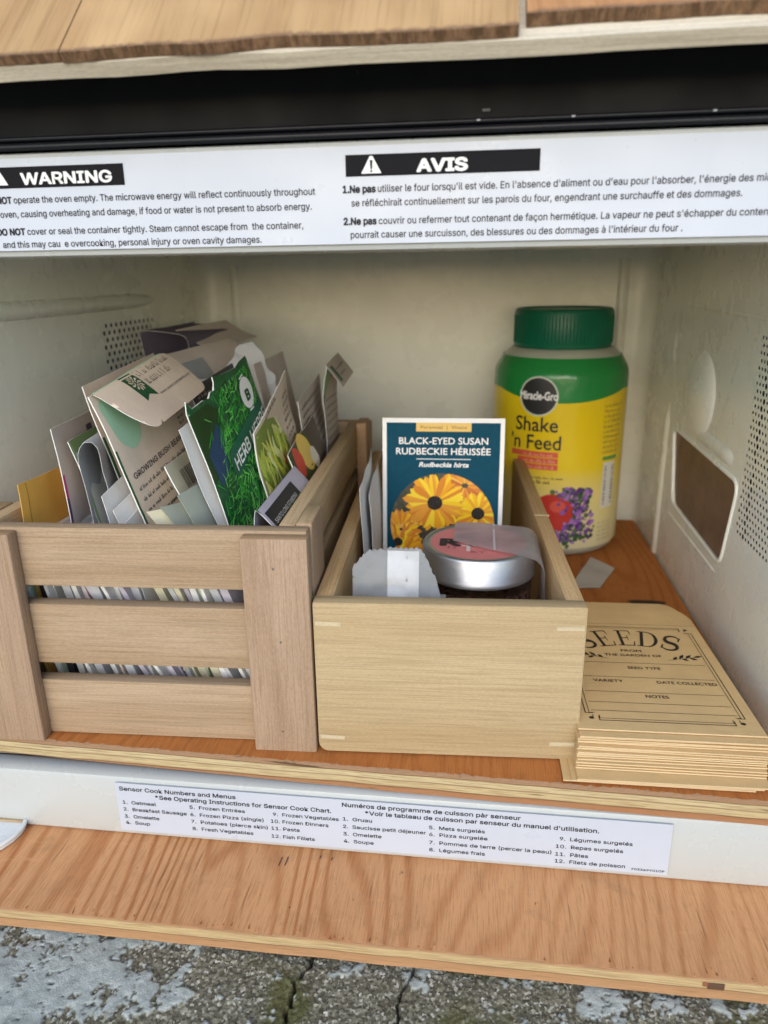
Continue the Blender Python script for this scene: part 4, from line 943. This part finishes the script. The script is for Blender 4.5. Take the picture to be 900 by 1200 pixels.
# black-eyed susan packet, leaning back
def susan():
    o_ = Vector((-.0235,.168,.0090)); ang = R(4.5); up = Vector((0, math.sin(ang), math.cos(ang))); P = plane((-.0637,.170,.0090), (.9995,.016,0), up); Wd, Ht = .0808, .1305
    # plane() normal = ux x uy points to the viewer (-y)
    mb = MB(); wht = flat((.78,.78,.77), .4, .5); sheet(mb, rect(0, 0, Wd, Ht), P, .0018, wht, step=.1); o = mb.build('seed_packet', None, o_); tag(o, 'teal packet of black-eyed Susan seeds standing in the wooden box', 'seed packet')
    mb = MB(); f = lambda u, v, off=0: P(u, v, off+.001); H = Ht
    region(mb, rect(.0028, .002, Wd-.0028, H-.0030), f, .0001, flat((.003,.058,.100), .6, .12, .05), .2)
    region(mb, rect(.0225, H-.0088, .0590, H-.0030), f, .0002, flat((.72,.47,.12), .4), .2)
    put_text(mb, "Perennial  |  Vivace", f, .0255, .0560, H-.0070, .0023, flat((.14,.10,.05), .5), .006, off=.0003)
    put_text(mb, "BLACK-EYED SUSAN", f, .0112, .0700, H-.0172, .0046, WHITE, .012, off=.0002); put_text(mb, "RUDBECKIE HÉRISSÉE", f, .0092, .0718, H-.0242, .0046, WHITE, .012, off=.0002)
    region(mb, rect(.0228, H-.0275, .0590, H-.0270), f, .0002, WHITE, .2); put_text(mb, "Rudbeckia hirta", f, .0245, .0575, H-.0325, .0032, WHITE, .024, .25, off=.0002)
    cx, cy, rr = .0405, H-.0720, .0352; cc = circ(cx, cy, rr, 64)
    region(mb, cc, f, .0002, flat((.045,.04,.025), .45, .5, .6), .012)
    r = random.Random(9); dk = [flat(c, .45) for c in ((.02,.02,.015), (.09,.08,.05), (.05,.055,.03))]
    for k in range(60):
        a, q = r.uniform(0, 6.28), rr*math.sqrt(r.random()); pl = clip(circ(cx+q*math.cos(a), cy+q*math.sin(a), r.uniform(.001,.003), 7), cc)
        if len(pl) > 2: mb.poly([f(*p, .00025+.00004*r.random()) for p in pl], r.choice(dk))
    ylw = [flat(c, .45, .3) for c in ((.78,.42,.010), (.82,.52,.012), (.74,.33,.012), (.84,.60,.03), (.62,.21,.015))]; org_ = [flat(c, .45, .3) for c in ((.62,.21,.03), (.70,.30,.03), (.48,.13,.02), (.76,.42,.08))]
    lvl = [0]
    def flower(x, y, R_, n, cols, core, tilt=1.0, rot=0, co=(0,0)):
        R_ *= 1.1
        for ring in range(2):
            for k in range(n):
                a = 2*math.pi*(k+.5*ring)/n+rot+r.uniform(-.1,.1); Ln = R_*r.uniform(.85, 1.05)*(1 if ring == 0 else .92); wd = R_*r.uniform(.10, .15); mid = r.uniform(.5,.65)
                sh = []
                for t, wf in ((.15,.35), (.45,.85), (mid+.15,1.), (.88,.7)): sh.append((t, wf))
                pts = [(t*Ln, -wd*wf) for t, wf in sh]+[(Ln, -wd*.15), (Ln*.97, wd*.1)]+[(t*Ln, wd*wf) for t, wf in reversed(sh)]
                lvl[0] += 1; dz = .0003+lvl[0]*.0000035; c0 = r.choice(cols)
                for half in (0, 1):
                    hp = [(t*Ln, (-wd if half == 0 else wd)*wf) for t, wf in sh]+[(Ln, 0), (.15*Ln, 0)]
                    pl = clip([(x+p*math.cos(a)-q*math.sin(a), y+(p*math.sin(a)+q*math.cos(a))*tilt) for p, q in (hp if half else hp[::-1])][::1], cc)
                    if len(pl) > 2: mb.poly([f(*p, dz) for p in pl], c0 if half else r.choice(cols))
        lvl[0] += 3; pl = clip(circ(x+co[0], y+co[1], core, 22, core*.95), cc)
        if len(pl) > 2: mb.poly([f(*p, .0004+lvl[0]*.0000035) for p in pl], flat((.012,.009,.008), .7))
        for k in range(26):
            a, q = r.uniform(0, 6.28), core*r.random()**.5; pl = clip(circ(x+co[0]+q*math.cos(a), y+co[1]+q*math.sin(a), core*.09, 5), cc)
            if len(pl) > 2: mb.poly([f(*p, .00042+lvl[0]*.0000035) for p in pl], flat((.05,.028,.018), .7))
    flower(cx+.015, cy+.027, .016, 12, org_, .0001, .7, .2); flower(cx-.028, cy-.004, .0135, 13, org_+ylw, .0010, 1, .4)
    flower(cx-.030, cy-.013, .016, 13, ylw+org_, .0032, .9, .1); flower(cx-.027, cy-.021, .017, 13, ylw+org_[:2], .0036, .8, .5)
    flower(cx+.024, cy+.0080, .0165, 14, ylw+org_[1:2], .0044, .9, .2); flower(cx+.012, cy-.028, .015, 13, ylw, .004, .9); flower(cx+.030, cy-.012, .010, 12, org_, .0018, .8, .3); flower(cx-.005, cy+.015, .0205, 17, ylw+org_[1:2], .0051, .98, .05)
    mb.build('printing', o, o_, merge=False)
susan()
# seed tin: clear jar with silver lid
jar = empty('seed_jar', (.0015,.0905,.0075), 'small clear jar of seeds with silver lid and pink label', 'jar')
JO = Vector((.0015,.0905,.0075)); JX, JY = JO.x, JO.y
steel = NT('brushed_steel'); steel.b.inputs['Metallic'].default_value = 1; steel.col((.50,.50,.51)); steel.rough(steel.ramp(steel.noise(steel.coords((.3,.3,6), rand=False), 300, 3), [(.3, .34), (.7, .52)]))
mb = MB(); zt = .0868; r0 = .0313
mb.lathe([(r0-.0006, zt-.0165), (r0+.0004, zt-.0165), (r0+.0004, zt-.0140), (r0, zt-.0135), (r0, zt-.0015), (r0-.0006, zt-.0004), (r0-.0016, zt), (r0-.0026, zt-.0003), (r0-.0032, zt-.0011), (.001, zt-.0011)], steel.m, JX, JY, 72); lid = mb.build('lid', jar, JO, smooth=40)
PT = lambda u, v, off=0: Vector((JX+u, JY+v, zt-.0010+off))
mb = MB(); pink = paper('pink_label', (.62,.20,.19), .05, .5); region(mb, circ(0, 0, .0288, 56), PT, .0002, flat((.25,.25,.16), .4)); region(mb, circ(0, 0, .0268, 56), PT, .0003, pink, .02)
lab_ = mb.build('lid_label', lid, JO); mb = MB(); LB = flat((.02,.015,.015), .5); rj = random.Random(2)
put_text(mb, "R", PT, -.0205, -.0105, -.0075, .0110, LB, .05, off=.00055); put_text(mb, "T", PT, -.0090, -.0020, -.0150, .009, flat((.66,.55,.52), .5), .03, off=.0004)
for k in range(14):
    u, v, a = rj.uniform(-.017,-.002), rj.uniform(-.012,.009), rj.uniform(0, 3.14); Ln = rj.uniform(.002,.006)
    mb.poly([PT(u+math.cos(a+s)*Ln*q, v+math.sin(a+s)*Ln*q, .0006) for s, q in ((0,1), (.22,.55), (3.14,.3), (-.22,.5))], LB)
put_text(mb, "RT", PT, -.004, .004, -.0175, .003, flat((.35,.12,.11), .5), .01, off=.0004); mb.build('printing', lab_, JO, merge=False)
gl = NT('clear_plastic'); gl.b.inputs['Transmission Weight'].default_value = 1; gl.b.inputs['IOR'].default_value = 1.45; gl.rough(.05); gl.col((.92,.9,.88))
mb = MB(); mb.lathe([(.026, .0078), (.0298, .0085), (.0302, .0105), (.0302, zt-.0170), (.0290, zt-.0160)], gl.m, JX, JY, 64); mb.build('jar_body', jar, JO, smooth=40)
mb = MB(); sd = NT('seed_mix'); vv = sd.n('ShaderNodeTexVoronoi'); vv.inputs['Scale'].default_value = 420; sd.l(sd.coords(rand=False), vv.inputs['Vector']); sd.col(sd.ramp(vv.outputs['Distance'], [(0., (.36,.16,.12)), (.5, (.20,.085,.065)), (.9, (.05,.022,.018))])); sd.rough(.7); sd.bump(vv.outputs['Distance'], .0015, 1)
mb.lathe([(.025, .0095), (.0285, .0105), (.0290, .013), (.0290, .062), (.0286, .0625)], sd.m, JX, JY, 64); mb.build('seeds', jar, JO, smooth=40)
# glassine bag draped over the lid
pth = [(-.0135,.0001), (.000,.0006), (.015,.0007), (.026,.0006), (.0318,-.0012), (.0352,-.0080), (.0362,-.025), (.0365,-.055)]
xs = np.array([p[0] for p in pth]); zs = np.array([p[1] for p in pth]); cum = np.concatenate([[0], np.cumsum(np.hypot(np.diff(xs), np.diff(zs)))])
def DR(s, t, off=0):
    x = np.interp(s, cum, xs); z = np.interp(s, cum, zs); k = s/cum[-1]
    ylo = .0868-.0255*min(1, s/.040)-max(0, s-.046)*.06; yhi = .1185-.006*min(1, s/.04)-max(0, s-.046)*.05
    y = ylo+(yhi-ylo)*t; e = .003; tx = np.interp(min(s+e, cum[-1]), cum, xs)-np.interp(max(0, s-e), cum, xs); tz = np.interp(min(s+e, cum[-1]), cum, zs)-np.interp(max(0, s-e), cum, zs); n = Vector((-tz, 0, tx)).normalized()
    return Vector((JX+x-.0005, y, zt+.0009+z))+n*(off+.0009*abs(mnoise.noise((s*110, t*4, 3)))+.0006*mnoise.noise((s*40, t*3, 9)))
mb = MB(); Ls = cum[-1]
sheet(mb, [(0,0), (.006,-.005), (.02,0), (Ls,0), (Ls,1), (.02,1), (.0,1)], lambda u, v, off=0: DR(u, v, off), .0003, glass, step=.004)
o = MB(); mb2 = MB(); NS, NTT = 34, 14
for sgn in (1, -1):
    for i in range(NS):
        for j in range(NTT):
            q = [(Ls*i/NS, j/NTT), (Ls*(i+1)/NS, j/NTT), (Ls*(i+1)/NS, (j+1)/NTT), (Ls*i/NS, (j+1)/NTT)]
            mb2.poly([DR(a, b, sgn*.00012) for a, b in q], glass)
o = mb2.build('glassine_bag', None, (JX+.03, .09, .05), smooth=60); tag(o, 'translucent glassine bag draped over the silver jar lid', 'bag')
mb = MB(); mb.mesh([DR(s, t, .0003) for s, t in ((.022,.0), (.0232,.0), (.0232,1.), (.022,1.))], [(0,1,2,3)], tissue); mb.build('seam', o, (JX+.03, .09, .05))
# serrated white paper bag at the front of the box
def white_bag():
    rb = random.Random(8); P0 = plane((-.0612,.030,.030), (.998,.05,0), (0,.12,.99)); top = []
    key = [(0,.040), (.0002,.0605), (.0030,.0640), (.0075,.0690), (.0100,.0695), (.0170,.0700), (.0180,.0712), (.0335,.0708), (.0352,.0690), (.0378,.0650), (.0390,.0615), (.0405,.0580), (.0420,.0560), (.0440,.048), (.0490,.030), (.0505,.0)]
    ol = [(0,0)]
    for (a, b), (c, d) in zip(key, key[1:]):
        L = math.hypot(c-a, d-b); n = max(1, int(L/.0012)) if a < .042 else 3
        for k in range(n):
            t = k/n; j = (.0010 if k % 2 else 0) if .0001 < a < .042 else 0; ol.append((a+(c-a)*t, b+(d-b)*t+j))
    ol.append(key[-1]); ol = ol[::-1]
    def P(u, v, off=0): return P0(u, v, off+.0036*abs(mnoise.noise((u*45, v*60, 2)))+.0022*abs(mnoise.noise((u*120, v*100, 6)))+(.0006 if .017 < u < .036 else 0))
    mb = MB(); wp = paper('bag_paper', (.50,.515,.53), .07, .6, .10); sheet(mb, ol, P, .0006, wp, step=.0022)
    Pb = lambda u, v, off=0: P0(u, v, off-.004+.0016*mnoise.noise((u*70, v*70, 16)))
    sheet(mb, rect(.002, 0, .047, .046), Pb, .0004, wp, step=.004); o_ = (-.04,.03,.03); o = mb.build('paper_bag', None, o_, smooth=35); tag(o, 'crumpled white paper bag with pinked top edge in the box front', 'bag')
    mb = MB(); region(mb, rect(.0178, .0, .0335, .0700), P, .0006, paper('fold_paper', (.51,.525,.54), .06, .5), .0022); mb.build('fold', o, o_, smooth=60)
white_bag()
for q, (xx, yy, D, hh, lb) in enumerate(((-.0660,.105,(-.0045,.085,.004),.1120,'white envelope standing along the left wall of the box'), (-.0632,.118,(-.0042,.075,.002),.1040,'second white envelope pressed against the first in the box'))):
    mk_packet(lb, [(xx-.0018, hh), (xx, .07), (xx+.001, .0085)], yy, D, .0008, M['white_paper'], seed=30+q, wav=.0007, name='envelope', cat='envelope', group='white envelopes in the box')

# ================================================================== FERTILISER BOTTLE
BX, BY = .0678, .3440; BO = Vector((BX, BY, 0)); bot = empty('fertilizer_bottle', BO, 'plant food bottle with green lid and yellow label in the back corner', 'bottle')
rb_ = .0575
body = NT('bottle_plastic'); body.col((.42,.44,.36)); body.rough(.3, .5)
mb = MB(); prof = [(.045, .0003), (.049, .001), (.0525, .004), (.0545, .008), (.0545, .148), (.0542, .152), (.0530, .156), (.0475, .1655), (.0420, .1705), (.0400, .1710), (.0370, .1712), (.0370, .182), (.030, .182)]
mb.lathe(prof, body.m, BX, BY, 72); mb.build('body', bot, BO, smooth=35)
lidm = NT('green_lid'); lidm.col((.003,.125,.066)); lidm.rough(.35, .4)
mb = MB(); mb.lathe([(.0365, .1715), (.0395, .1712), (.0400, .1725), (.0402, .1980), (.0394, .2005), (.0378, .2017), (.0352, .2017), (.0340, .2004), (.001, .2004)], lidm.m, BX, BY, 96); lo = mb.build('lid', bot, BO, smooth=35)
mb = MB()
for k in range(90):
    a = 2*math.pi*k/90; c, s = math.cos(a), math.sin(a); mb.tube([(BX+.0400*c, BY+.0400*s, .1745), (BX+.0400*c, BY+.0400*s, .1965)], .0005, lidm.m, 5)
mb.build('grip_rib', lo, BO, smooth=60)['kind'] = 'stuff'
# shrink label: shoulder radius follows the bottle
def rz(z): return float(np.interp(z, [.006, .148, .152, .156, .1655, .170], [.0550, .0550, .0547, .0535, .0480, .0440]))
ANG = math.atan2(-.30-BY, 0-BX)         # towards the reader
AOFF = ANG - R(10)
def CY(u, v, off=0):   # u: arc length from label centre, positive to the reader's right
    a = AOFF+u/.0550; r = rz(v)+.0004+off; return Vector((BX+r*math.cos(a), BY+r*math.sin(a), v))
gcol = NT('label_green'); gcol.col((.015,.21,.045)); gcol.rough(.2, .5); gcol.bump(gcol.noise(gcol.coords((1,1,.4), rand=False), 55, 3), .0016, .8)
yl = NT('label_yellow'); g_ = yl.coords(rand=False); sx = yl.n('ShaderNodeSeparateXYZ'); yl.l(g_, sx.inputs[0])
yl.col(yl.ramp(yl.math('MULTIPLY', sx.outputs[2], 1/.125), [(.05, (.66,.62,.40)), (.45, (.72,.62,.22)), (.62, (.74,.55,.02)), (1., (.74,.54,.01))])); yl.rough(.2, .5); yl.bump(yl.noise(yl.coords((1,1,.4), rand=False), 55, 3), .0016, .8)
mb = MB(); NU = 96; C2 = 2*math.pi*.0550
zb_ = lambda u: .1395-.0085*math.cos(min(1, abs(u-.012)/.06)*math.pi/2)
for i in range(NU):
    u0, u1 = -C2/2+C2*i/NU, -C2/2+C2*(i+1)/NU; b0, b1 = zb_(u0), zb_(u1)
    zs_ = [.009, .02, .05, .08, .105]
    for a, b in zip(zs_, zs_[1:]): mb.poly([CY(u0, a), CY(u1, a), CY(u1, b), CY(u0, b)], yl.m)
    mb.poly([CY(u0, .105), CY(u1, .105), CY(u1, b1), CY(u0, b0)], yl.m)
    mb.poly([CY(u0, b0), CY(u1, b1), CY(u1, .1500), CY(u0, .1500)], gcol.m)
    for a, b in ((.1500,.152), (.152,.154), (.154,.156), (.156,.160), (.160,.1650)): mb.poly([CY(u0, a), CY(u1, a), CY(u1, b), CY(u0, b)], gcol.m)
lb_ = mb.build('label', bot, BO, smooth=40)
mb = MB(); LK = flat((.02,.02,.02), .4); lx = -.0065
region(mb, circ(lx, .1360, .0158, 40), CY, .0002, flat((.55,.6,.5), .4), .004); region(mb, circ(lx, .1360, .0146, 40), CY, .0003, LK, .004)
put_text(mb, "Miracle-Gro", CY, lx-.0152, lx+.0152, .1335, .0066, WHITE, .025, off=.0006)
put_text(mb, "Shake", CY, lx-.0185, lx+.0165, .1080, .0120, LK, .010, off=.0004); put_text(mb, "'n Feed", CY, lx-.0225, lx+.0195, .0935, .0120, LK, .010, off=.0004)
REDL = flat((.62,.10,.05), .4)
for k in range(3): region(mb, rect(lx-.022+(.006 if k else 0), .0870-k*.0052, lx+.018, .0915-k*.0052), CY, .0003, REDL, .006); words(mb, CY, lx-.010, lx+.015, .0879-k*.0052, .0026, flat((.72,.35,.28), .4), rng, down=False, off=.0005)
words(mb, CY, lx-.010, lx+.022, .0690, .0018, BEINK, rng, down=False, off=.0005); words(mb, CY, lx-.002, lx+.012, .0650, .0026, LK, rng, down=False, off=.0005)
tm = flat((.50,.035,.025), .35, .5); region(mb, circ(lx+.016, .040, .0175, 30, .0165), CY, .0003, tm, .004)
region(mb, circ(lx+.020, .046, .0065, 20, .005), CY, .0005, flat((.66,.10,.07), .35), .004)
r = random.Random(4); pur = [flat(c, .45) for c in ((.17,.06,.30), (.25,.10,.42), (.10,.03,.20), (.34,.17,.5))]; lf = [flat(c, .5) for c in ((.03,.09,.03), (.02,.05,.02), (.07,.14,.05))]
for k in range(330):
    t = r.random(); u = lx+.020+.026*t+r.gauss(0,.004); v = .012+.050*r.random()**.9*(1-.1*t)+.004*t
    if (u-lx-.016)**2+(v-.040)**2 < .0160**2 and r.random() < .92: continue
    region(mb, circ(u, v, r.uniform(.0010,.0024), 7), CY, .0004+.0002*r.random(), r.choice(pur if r.random() < .62 else lf), .05)
for k in range(60): region(mb, circ(lx+r.uniform(-.01,.03), r.uniform(.010,.022), r.uniform(.001,.003), 7), CY, .0004+.0001*r.random(), r.choice(lf), .05)
BC = .056; region(mb, rect(BC-.0045, .042, BC+.010, .081), CY, .0002, flat((.66,.66,.60), .45), .006); region(mb, rect(BC-.006, .083, BC+.012, .086), CY, .0002, flat((.10,.30,.06), .45), .006)
v = .045
while v < .078: k = r.uniform(.0006,.0018); region(mb, rect(BC-.003, v, BC+.009, v+k), CY, .0004, flat((.12,.13,.2), .5), .02); v += k+r.uniform(.0006,.0016)
for k in range(10): words(mb, CY, BC-.007, BC+.014, .089+k*.0042, .0024, flat((.32,.22,.03), .5), rng, down=False, off=.0003)
for k in range(5): words(mb, CY, BC-.006, BC+.012, .014+k*.0036, .002, flat((.35,.33,.25), .5), rng, down=False, off=.0003)
mb.build('printing', lb_, BO, merge=False)

# ================================================================== KRAFT SEED ENVELOPES
EW, EL, ETH = .0868, .1440, .00085
def env_outline(): return [(0,0), (EW,0), (EW,EL-.022), (EW-.0015,EL-.016), (EW-.0075,EL-.004), (EW-.011,EL-.0008), (EW-.014,EL), (.014,EL), (.011,EL-.0008), (.0075,EL-.004), (.0015,EL-.016), (0,EL-.022)]
EP = lambda u, v, off=0: Vector((u, v, ETH/2+off))
def serif_S(P, x, y, w, h, mb, m, off):
    pts = []; n = 30
    for i in range(n+1):
        t = i/n; th = R(38)+t*0
        # spine of an S from the upper right terminal to the lower left one
        if t < .5: a = R(30)+(R(270)-R(30))*(t/.5); px, py = .5+.40*math.cos(a), .735+.235*math.sin(a)
        else: a = R(90)-(R(240))*((t-.5)/.5); px, py = .5+.44*math.cos(a), .265+.235*math.sin(a)+.0
        pts.append((px, py, .035+.085*math.sin(math.pi*t)**1.5))
    for (a, b, c), (d, e, g) in zip(pts, pts[1:]):
        L = math.hypot(d-a, e-b) or 1; nx, ny = -(e-b)/L, (d-a)/L
        mb.poly([P(x+(a-nx*c)*w, y+(b-ny*c*.75)*h, off), P(x+(d-nx*g)*w, y+(e-ny*g*.75)*h, off), P(x+(d+nx*g)*w, y+(e+ny*g*.75)*h, off), P(x+(a+nx*c)*w, y+(b+ny*c*.75)*h, off)], m)
    for q in ([(.80,.70), (.90,.66), (.92,.95), (.86,.93)], [(.08,.34), (.17,.30), (.13,.08), (.07,.04)]): mb.poly([P(x+a*w, y+b*h, off) for a, b in q], m)
def serif_E(P, x, y, w, h, mb, m, off):
    for q in ([(.16,0), (.33,0), (.33,1), (.16,1)], [(.0,0), (.9,0), (.9,.045), (.0,.045)], [(0,.955), (.86,.955), (.86,1), (0,1)], [(.33,.485), (.66,.485), (.66,.53), (.33,.53)], [(.84,.045), (.9,.045), (.96,.30), (.90,.27)], [(.80,.955), (.86,.955), (.88,.72), (.84,.74)], [(.62,.36), (.66,.34), (.66,.67), (.62,.65)]): mb.poly([P(x+a*w, y+b*h, off) for a, b in q], m)
def serif_D(P, x, y, w, h, mb, m, off):
    for q in ([(.14,0), (.30,0), (.30,1), (.14,1)], [(0,0), (.5,0), (.5,.045), (0,.045)], [(0,.955), (.5,.955), (.5,1), (0,1)]): mb.poly([P(x+a*w, y+b*h, off) for a, b in q], m)
    n = 18
    for i in range(n):
        a0, a1 = -math.pi/2+math.pi*i/n, -math.pi/2+math.pi*(i+1)/n; O = lambda a: (.46+.52*math.cos(a), .5+.5*math.sin(a)); I = lambda a: (.46+.36*math.cos(a), .5+.455*math.sin(a))
        mb.poly([P(x+p*w, y+q*h, off) for p, q in (I(a0), O(a0), O(a1), I(a1))], m)
def env_print():
    mb = MB(); m = flat((.035,.03,.022), .7, .2); off = .00055; P = EP
    def ln(a, b, w=.00030):
        dx, dy = b[0]-a[0], b[1]-a[1]; L = math.hypot(dx, dy); nx, ny = -dy/L*w/2, dx/L*w/2; mb.poly([P(a[0]-nx, a[1]-ny, off), P(b[0]-nx, b[1]-ny, off), P(b[0]+nx, b[1]+ny, off), P(a[0]+nx, a[1]+ny, off)], m)
    X0, X1, Y0, Y1 = .0055, EW-.0055, .0075, .1085
    for d, wd in ((0,.00045), (.0018,.0003)):
        a, b, c, e = X0+d, X1-d, Y0+d, Y1-d; k = .006-d*.8
        ln((a+k, c), (b-k, c), wd); ln((a+k, e), (b-k, e), wd); ln((a, c+k), (a, e-k), wd); ln((b, c+k), (b, e-k), wd)
        for sx, sy, px, py in ((1,1,a,c), (-1,1,b,c), (1,-1,a,e), (-1,-1,b,e)): ln((px+sx*k, py), (px+sx*k, py+sy*k*.6), wd); ln((px, py+sy*k), (px+sx*k*.6, py+sy*k), wd)
    for sx, sy, px, py in ((1,1,X0,Y0), (-1,1,X1,Y0), (1,-1,X0,Y1), (-1,-1,X1,Y1)): region(mb, circ(px+sx*.0022, py+sy*.0018, .0011, 12), P, off, m); ln((px+sx*.0032, py+sy*.001), (px+sx*.0032, py+sy*.0045), .0004)
    # SEEDS on an arc
    cxm = EW/2+.001; Rr = .055; yc = .0995-Rr; cxs = .0415
    for k, (fn, wdt) in enumerate(((serif_S,.0105), (serif_E,.0110), (serif_E,.0110), (serif_D,.0125), (serif_S,.0105))):
        a = (k-2)*-.198; ca, sa = math.cos(a), math.sin(a); ctr = (cxs+Rr*math.sin(-a), yc-.0145+Rr*math.cos(a))
        def Q(u, v, o, ctr=ctr, ca=ca, sa=sa): return P(ctr[0]+u*ca-v*sa, ctr[1]+u*sa+v*ca, o)
        fn(Q, -wdt/2, 0, wdt*.95, .0190, mb, m, off)
    tf = lambda s, y, x0, x1, h, b=.004: put_text(mb, s, P, x0, x1, y, h, m, b, off=off)
    tf("FROM", .0775, cxs-.0058, cxs+.0055, .0026, .012); tf("THE GARDEN OF", .0722, cxs-.0160, cxs+.0155, .0026, .012)
    tf("SEED TYPE", .0580, cxm-.0090, cxm+.0085, .0027, .012); tf("VARIETY", .0435, .0145, .0300, .0027, .012); tf("DATE COLLECTED", .0435, .0475, .0780, .0027, .012); tf("NOTES", .0292, cxm-.006, cxm+.0055, .0027, .012)
    for y in (.0645, .0490, .0340, .0238, .0160): ln((.0085, y), (EW-.0085, y), .0003)
    for sgn, bx in ((1, EW-.0120), (-1, .0120)):     # olive twigs
        ln((bx-sgn*.0150, .0690), (bx-sgn*.001, .0730), .0003)
        for t, an, Ln in ((.2,.9,.0045), (.45,1.0,.0065), (.7,.8,.0060), (1.,.35,.0062), (.55,-.5,.004), (.85,-.45,.005)):
            px, py = bx-sgn*.0150+sgn*.014*t, .0690+.0040*t; dx, dy = sgn*math.cos(an), math.sin(an)
            mb.poly([P(px, py, off), P(px+dx*Ln*.5-dy*.0011, py+dy*Ln*.5+dx*.0011, off), P(px+dx*Ln, py+dy*Ln, off), P(px+dx*Ln*.5+dy*.0011, py+dy*Ln*.5-dx*.0011, off)], m)
    # flap fold
    ln((.001, .1125), (EW-.001, .1125), .0002)
    return mb
mb = MB(); sheet(mb, env_outline(), EP, ETH*.8, M['kraft'], M['kraft'], M['kraft_e'], .05); e0 = mb.build('seed_envelope'); pm = env_print().build('printing', e0, merge=False)
NE = 23; re_ = random.Random(6)
GRP = 'kraft seed envelopes stacked by the right wall'
for k in range(NE):
    e, p_ = (e0, pm) if k == 0 else (e0.copy(), pm.copy())
    if k: col.objects.link(e); col.objects.link(p_); p_.parent = e
    t = k/(NE-1); e.location = (.0500+.0012*t+re_.uniform(-.0004,.0004), .0030+.0072*t+re_.uniform(-.0011,.0011), .0006+k*ETH*1.09); e.rotation_euler = (re_.uniform(-.0007,.0007), 0, R(1.2)+re_.uniform(-.013,.013))
    tag(e, 'kraft seed envelope in the middle of the stack by the right wall', 'envelope', GRP)
    if k == 0: e.location.x = .0440; e.location.y = -.0008; tag(e, 'lowest kraft envelope of the stack, sticking out left under the box corner')
    if k == 1: e.location.x = .0478; e.location.y = -.0018; tag(e, 'second lowest kraft envelope, poking out left of the stack')
    if k in (2, 3): e.location.y = -.0020+.001*(k-2); 
    if k == 3: tag(e, 'kraft envelope low in the stack whose printed border shows at the front'); e.location.y = -.0030
    if k == NE-2: tag(e, 'kraft envelope directly below the top one, shifted toward the front'); e.location.y = .0068
    if k == NE-1: e.location = (.0508,.0110,.0006+k*ETH*1.09+.0004); e.rotation_euler.z = R(1.6); tag(e, 'top kraft envelope printed SEEDS inside a ruled border')
# loose scrap of card on the shelf
mb = MB(); P = plane((.0945,.2285,.0006), (.0165,.039,0), (-.5,.21,0)); sc_ol = [(.0945,.2293), (.1116,.2683), (.0959,.2913), (.0765,.2400), (.0785,.2278)]
sheet(mb, sc_ol, lambda u, v, off=0: Vector((u, v, .0010+off+.0012*abs(mnoise.noise((u*30, v*30, 3))))), .0005, paper('scrap_card', (.50,.49,.45), .05)); o = mb.build('paper_scrap', None, (.0945,.2450,0)); tag(o, 'loose scrap of pale card on the shelf between box and bottle', 'paper scrap')
